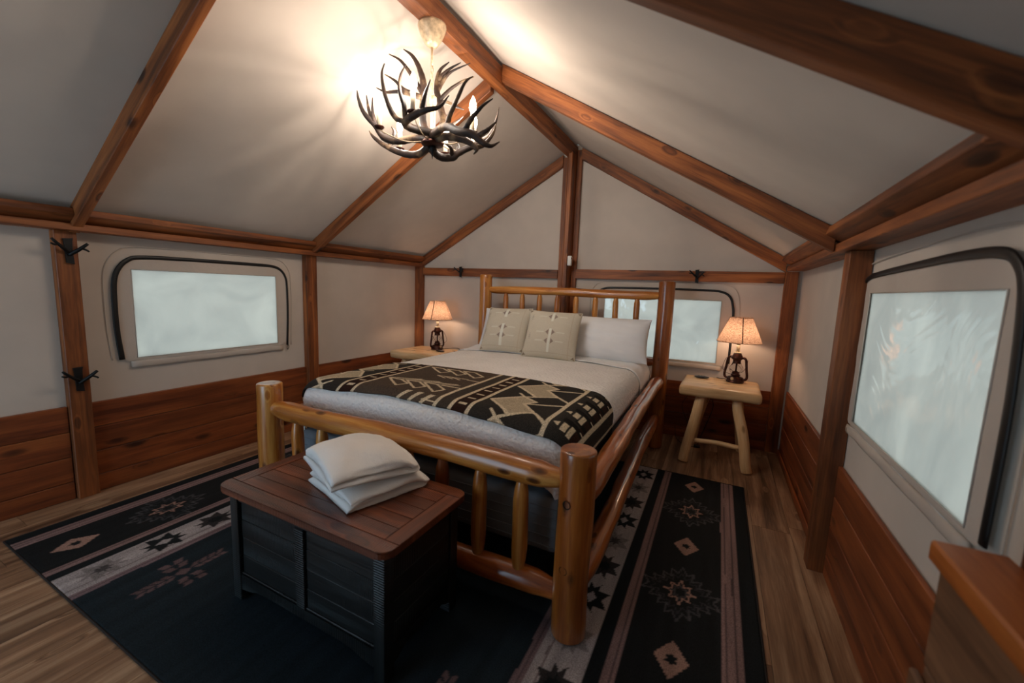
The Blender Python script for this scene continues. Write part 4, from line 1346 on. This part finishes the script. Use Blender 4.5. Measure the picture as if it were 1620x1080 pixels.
# ------------------------------------------------------------------ lantern lamps
def lantern(loc, yaw):
    root = empty('lantern_lamp', loc)
    R = Matrix.Translation(Vector(loc)) @ Matrix.Rotation(math.radians(yaw), 4, 'Z')
    T = lambda p: tuple(R @ Vector(p))
    def lt(name, prof, mat, parent=root, seg=28, cap=True):
        return lathe(name, prof, mat, parent, loc, seg, cap)
    tank = lt('fuel_tank', [(.060, .0), (.064, .003), (.064, .010), (.058, .014), (.060, .030), (.056, .040), (.030, .050), (.020, .052)], M['bronze'])
    q = [T((.000, -.060, .034)), T((.0, -.066, .036))]
    v, f = tube_geo(q, [.014, .012], 14); mesh_obj('filler_cap', v, f, M['antique'], tank, smooth=True)
    lt('burner', [(.020, .051), (.034, .056), (.036, .062), (.024, .068), (.026, .082), (.012, .09)], M['bronze'])
    g = lt('glass_globe', [(.026, .070), (.040, .085), (.047, .105), (.044, .125), (.032, .148), (.027, .155)], M['glass'], cap=False)
    lt('wick_tube', [(.006, .088), (.006, .150)], M['bronze'], seg=10)
    lt('chimney', [(.030, .150), (.033, .156), (.028, .160), (.030, .180), (.036, .184), (.044, .190), (.046, .198), (.038, .206), (.036, .214), (.030, .220), (.030, .228), (.012, .232)], M['bronze'])
    lt('drip_cup', [(.012, .231), (.026, .233), (.028, .238), (.026, .240), (.010, .240)], M['cream'])
    lt('candle_sleeve', [(.0125, .239), (.0125, .300)], M['cream'], seg=14)
    for s in (-1, 1):
        P_ = [T((s * .050, 0, .022)), T((s * .078, 0, .034)), T((s * .084, 0, .060)), T((s * .076, 0, .110)), T((s * .070, 0, .165)), T((s * .062, 0, .192)), T((s * .040, 0, .200))]
        tube('side_tube', P_, .0095, M['bronze'], root, seg=10, n=26)
        for k in (0, 1):
            h = .010 if k else -.010
            tube('guard_wire', [T((s * .020, -.042 * (1 if k else -1), .075)), T((s * .046, -.02 * (1 if k else -1), .108)), T((s * .020, -.035 * (1 if k else -1), .148))], .0012, M['bronze'], root, seg=5, n=10)
    tube('bail_handle', [T((-.080, 0, .186)), T((-.084, -.030, .150)), T((-.075, -.068, .105)), T((-.03, -.088, .078)), T((.03, -.088, .078)), T((.075, -.068, .105)), T((.084, -.030, .150)), T((.080, 0, .186))], .0018, M['bronze'], root, seg=6, n=40)
    # shade
    n = 48
    prof = [(.158, .322), (.157, .326), (.120, .415), (.080, .508), (.079, .512)]
    def ringed(name, prof, mat, parent): return lathe(name, prof, mat, parent, loc, n, cap=False)
    sh_ = ringed('lampshade', prof, M['shade'], root)
    for r_, z_ in ((.158, .322), (.079, .512)):
        pts = [(loc[0] + r_ * math.cos(2 * math.pi * k / 36), loc[1] + r_ * math.sin(2 * math.pi * k / 36), loc[2] + z_) for k in range(37)]
        v, f = tube_geo(pts, .0022, 6, cap=False); mesh_obj('rim', v, f, M['shade'], sh_, smooth=True)
    for k in range(4):
        a = math.radians(yaw - 62 + 90 * k)
        pts = [(loc[0] + r_ * math.cos(a), loc[1] + r_ * math.sin(a), loc[2] + z_) for r_, z_ in ((.1585, .323), (.1205, .415), (.0800, .510))]
        v, f = tube_geo(pts, .0045, 6, flat=(.4, 1), upv=(math.cos(a), math.sin(a), .3)); mesh_obj('seam', v, f, M['shade'], sh_, smooth=True)
    lt('socket', [(.013, .300), (.013, .345)], M['bronze'], seg=12)
    lt('bulb', [(.006, .345), (.014, .352), (.022, .372), (.024, .388), (.019, .404), (.008, .413)], M['lampbulb'], seg=12)
    # spider that carries the shade
    for k in range(3):
        a = 2 * math.pi * k / 3
        v, f = tube_geo([(loc[0] + .012 * math.cos(a), loc[1] + .012 * math.sin(a), loc[2] + .43), (loc[0] + .078 * math.cos(a), loc[1] + .078 * math.sin(a), loc[2] + .505)], .0014, 5)
        mesh_obj('spider_arm', v, f, M['bronze'], root)
    return root


lr = lantern((0.165, 3.665, STOP + .0005), -22)
tag(lr, 'lit table lamp on a bronze lantern base, on the right stool by the window', 'lamp', 'bedside lantern lamps')
tube('cord', [(.10, 3.69, STOP + .012), (.06, 3.72, STOP + .006), (.03, 3.80, STOP - .02), (.02, 3.805, .40), (.03, 3.80, .30), (-.02, 3.78, .12), (-.05, 3.74, .02), (-.06, 3.66, .006)], .003, M['cord'], lr, seg=6, n=60)
tube('cord', [(-.155, 3.80, .50), (-.17, 3.79, .40), (-.21, 3.78, .30), (-.17, 3.79, .18), (-.12, 3.78, .10)], .0022, M['cord'], lr, seg=6, n=30)
tube('cord', [(-.25, 3.76, .11), (-.235, 3.72, .03), (-.19, 3.66, .006), (-.12, 3.60, .006), (-.05, 3.62, .006)], .0025, M['cord'], lr, seg=6, n=30)
local_box('plug', (.05, .03, .022), Matrix.Translation((-.06, 3.62, .012)), M['cord'], lr, bevel=.006, seg=2)
ll = lantern((-2.648, 3.52, STOP + .0005), 74)
tag(ll, 'lit table lamp on a bronze lantern base, in the left rear corner', 'lamp', 'bedside lantern lamps')
tube('cord', [(-2.59, 3.53, STOP + .012), (-2.54, 3.56, STOP + .012), (-2.48, 3.60, STOP + .020), (-2.44, 3.64, STOP + .004), (-2.41, 3.675, .50), (-2.41, 3.69, .2)], .003, M['cord'], ll, seg=6, n=30)


def remote(loc, yaw, label):
    root = empty('remote_control', loc); tag(root, label, 'remote control', 'black remote controls')
    bm = bmesh.new(); bmesh.ops.create_uvsphere(bm, u_segments=24, v_segments=12, radius=1)
    for v in bm.verts:
        s = 1.0 if v.co.z < 0 else 1.0
        v.co = Vector((v.co.x * .058, v.co.y * .026, v.co.z * .011 * (0.85 if v.co.z > 0 else .9)))
    mw = Matrix.Translation(Vector(loc) + Vector((0, 0, .011))) @ Matrix.Rotation(math.radians(yaw), 4, 'Z')
    bm_obj('body', bm, M['darkplastic'], root, mw, smooth=True)
    for k in range(3): local_box('button', (.010, .008, .003), mw @ Matrix.Translation((-.022 + .02 * k, 0, .0095)), M['black'], root, bevel=.001)


remote((-.075, 3.66, STOP + .0005), -3, 'dark oval remote control on the right bedside stool')
remote((-2.52, 3.40, STOP + .0005), -8, 'dark oval remote control on the left bedside stool beside the lamp')

# ------------------------------------------------------------------ console at the right edge
con = empty('wooden_console', (.43, .2, 0)); tag(con, 'rustic wooden console against the right wall in the near corner', 'console')
box('top', (.372, -.60, .792), (.472, .948, .830), M['consoletop'], con, grain='y', bevel=.004)
for k, (z0, z1) in enumerate(((.60, .79), (.405, .598), (.21, .403), (.012, .208))):
    box('board', (.386 + .002 * (k % 2), -.585, z0), (.404, .936, z1), M['console'], con, grain='y', bevel=.003)
    box('board', (.405, .918, z0), (.470, .936, z1), M['console'], con, grain='x', bevel=.003)
box('plinth', (.372, -.585, .001), (.3855, .945, .58), M['console'], con, grain='y', bevel=.003)

# ------------------------------------------------------------------ antler chandelier
ANTLERS=[[[(-1.291,1.66,1.964),(-1.336,1.6,1.964),(-1.335,1.53,1.957),(-1.304,1.48,1.954),(-1.228,1.47,1.973),(-1.174,1.47,1.979),(-1.118,1.48,1.987),(-1.086,1.5,2.034)],[(-1.304,1.48,1.954),(-1.352,1.47,1.973),(-1.404,1.47,2.055),(-1.456,1.5,2.147),(-1.479,1.52,2.207),(-1.483,1.54,2.253)],[(-1.295,1.47,1.956),(-1.293,1.46,2.006),(-1.318,1.46,2.073),(-1.333,1.48,2.144),(-1.32,1.5,2.2)],[(-1.204,1.47,1.979),(-1.187,1.47,2.042),(-1.177,1.49,2.107)]],[[(-1.298,1.66,1.955),(-1.155,1.57,1.944),(-1.054,1.52,1.895),(-0.968,1.5,1.865),(-0.919,1.5,1.828),(-0.889,1.52,1.816),(-0.867,1.55,1.839)],[(-1.138,1.56,1.936),(-1.11,1.54,1.973),(-1.057,1.52,2.028),(-1.02,1.52,2.083),(-0.996,1.54,2.109)],[(-1.014,1.51,1.887),(-0.976,1.5,1.922),(-0.924,1.5,1.965),(-0.886,1.52,1.997)],[(-0.952,1.5,1.849),(-0.895,1.5,1.872),(-0.864,1.52,1.909)]],[[(-1.355,1.69,1.951),(-1.413,1.66,1.954),(-1.494,1.64,1.947),(-1.572,1.63,1.969),(-1.614,1.62,2.023),(-1.697,1.62,2.099),(-1.756,1.64,2.18),(-1.788,1.66,2.238)],[(-1.594,1.63,1.987),(-1.625,1.62,2.051),(-1.65,1.63,2.111),(-1.66,1.64,2.175)],[(-1.625,1.62,2.046),(-1.693,1.65,2.12),(-1.743,1.68,2.216)]],[[(-1.342,1.7,1.927),(-1.42,1.72,1.902),(-1.54,1.74,1.921),(-1.682,1.76,1.979),(-1.79,1.78,2.045),(-1.848,1.8,2.094)],[(-1.662,1.76,1.971),(-1.664,1.8,2.059),(-1.702,1.82,2.105)]],[[(-1.342,1.7,1.916),(-1.326,1.76,1.89),(-1.279,1.8,1.892),(-1.252,1.81,1.913),(-1.219,1.84,1.94),(-1.173,1.86,1.963),(-1.108,1.88,2.004),(-1.089,1.9,2.072),(-1.07,1.9,2.14)],[(-1.279,1.8,1.897),(-1.258,1.76,1.925),(-1.27,1.72,1.935)],[(-1.256,1.81,1.911),(-1.268,1.84,1.951),(-1.278,1.85,1.977)]],[[(-1.272,1.67,1.94),(-1.212,1.65,1.936),(-1.129,1.62,1.911),(-1.049,1.6,1.876),(-1.008,1.6,1.843),(-1.022,1.6,1.821)],[(-1.02,1.6,1.849),(-0.993,1.64,1.872),(-0.973,1.68,1.93),(-0.969,1.7,1.984)]],[[(-1.336,1.7,1.957),(-1.409,1.73,2.055),(-1.432,1.76,2.202),(-1.436,1.76,2.266),(-1.457,1.75,2.333),(-1.492,1.74,2.387),(-1.529,1.72,2.414)],[(-1.432,1.76,2.197),(-1.484,1.74,2.282),(-1.537,1.71,2.356),(-1.596,1.69,2.39)],[(-1.426,1.75,2.181),(-1.541,1.74,2.234),(-1.592,1.73,2.281),(-1.645,1.71,2.314)],[(-1.426,1.75,2.176),(-1.564,1.74,2.227),(-1.653,1.73,2.237),(-1.703,1.71,2.259)]],[[(-1.323,1.71,1.959),(-1.375,1.85,2.094),(-1.444,1.9,2.234),(-1.475,1.92,2.315),(-1.47,1.94,2.402),(-1.415,1.95,2.441)],[(-1.467,1.92,2.291),(-1.454,1.94,2.337),(-1.403,1.95,2.388),(-1.287,1.96,2.415)],[(-1.472,1.93,2.347),(-1.451,1.94,2.378),(-1.404,1.95,2.408),(-1.34,1.95,2.423)],[(-1.442,1.9,2.223),(-1.422,1.9,2.242),(-1.38,1.92,2.287),(-1.316,1.94,2.324),(-1.254,1.95,2.337)],[(-1.436,1.9,2.205),(-1.4,1.9,2.216),(-1.349,1.93,2.197),(-1.312,1.95,2.183)],[(-1.359,1.83,2.068),(-1.325,1.85,2.071),(-1.305,1.88,2.1),(-1.284,1.9,2.127)]]]
cc = Vector((-1.328, 1.69, 2.462))
chd = empty('antler_chandelier', cc); tag(chd, 'antler chandelier with lit candle bulbs hanging from the ridge beam', 'chandelier')
lathe('canopy', [(.066, -.0005), (.067, -.010), (.064, -.022), (.050, -.055), (.034, -.082), (.024, -.094), (.010, -.098)], M['antique'], chd, tuple(cc), 28)
hub = Vector((-1.318, 1.69, 1.945))
tube('rod', [cc + Vector((0, 0, -.095)), cc + Vector((.001, 0, -.175))], .0055, M['antique'], chd, seg=10)
z = 2.288; k = 0
while z > 2.150:
    c = Vector((-1.3265, 1.69, z)); a = 0 if k % 2 else math.pi / 2
    pts = [c + Vector((math.cos(a) * .0075 * math.cos(t), math.sin(a) * .0075 * math.cos(t), .0165 * math.sin(t))) for t in [2 * math.pi * i / 14 for i in range(15)]]
    v, f = tube_geo(pts, .0021, 6, cap=False, upv=(math.sin(a) + .01, math.cos(a), 0)); mesh_obj('chain_link', v, f, M['antique'], chd, smooth=True)
    z -= .0245; k += 1
lathe('column', [(.008, .0), (.020, .004), (.022, .02), (.012, .035), (.012, .165), (.018, .17), (.018, .195), (.006, .205)], M['antique'], chd, tuple(hub), 18)
lathe('hub_plate', [(.012, -.028), (.050, -.024), (.056, -.014), (.046, -.006), (.034, .012), (.020, .03)], M['bronze'], chd, tuple(hub), 24)
lathe('finial', [(.001, -.088), (.004, -.066), (.008, -.052), (.014, -.044), (.015, -.036), (.010, -.028)], M['iron'], chd, tuple(hub), 16)
HB = [Vector((-1.26, 1.478, 1.985)), Vector((-1.528, 1.552, 1.985)), Vector((-1.650, 1.830, 1.985)), Vector((-1.455, 1.985, 1.985)), Vector((-1.140, 1.768, 1.985)), Vector((-1.235, 1.930, 1.985))]
for p in HB:
    arm = tube('arm', [hub + Vector((0, 0, .0)), (hub + p) / 2 + Vector((0, 0, -.035)), p + Vector((0, 0, -.012)), p], [.003, .003, .003, .003], M['antique'], chd, seg=7, n=14)
    lathe('cup', [(.004, -.010), (.016, -.008), (.024, .0), (.025, .004), (.013, .006)], M['bronze'], chd, tuple(p), 18)
    cs_ = lathe('candle', [(.0115, .006), (.012, .03), (.0115, .085)], M['cream'], chd, tuple(p), 14)
    lathe('bulb', [(.006, .0852), (.012, .094), (.0165, .110), (.0155, .128), (.009, .148), (.0025, .162)], M['bulb'], chd, tuple(p), 12)
R0 = [.017, .016, .015, .015, .013, .012, .009, .003]
for ai, A_ in enumerate(ANTLERS):
    lst = []
    for bi, pts in enumerate(A_):
        n_ = len(pts)
        if bi == 0:
            lst.append((pts, [max(.0025, (.0185 if i < n_ - 3 else .0165) * (1 - (i / (n_ - 1)) ** 3 * .86)) for i in range(n_)], 40))
        else:
            lst.append((pts, [max(.0022, .0125 * (1 - (i / (n_ - 1)) ** 1.4 * .82)) for i in range(n_)], 24))
    multi_tube('antler', lst, M['antler'], chd, 9)
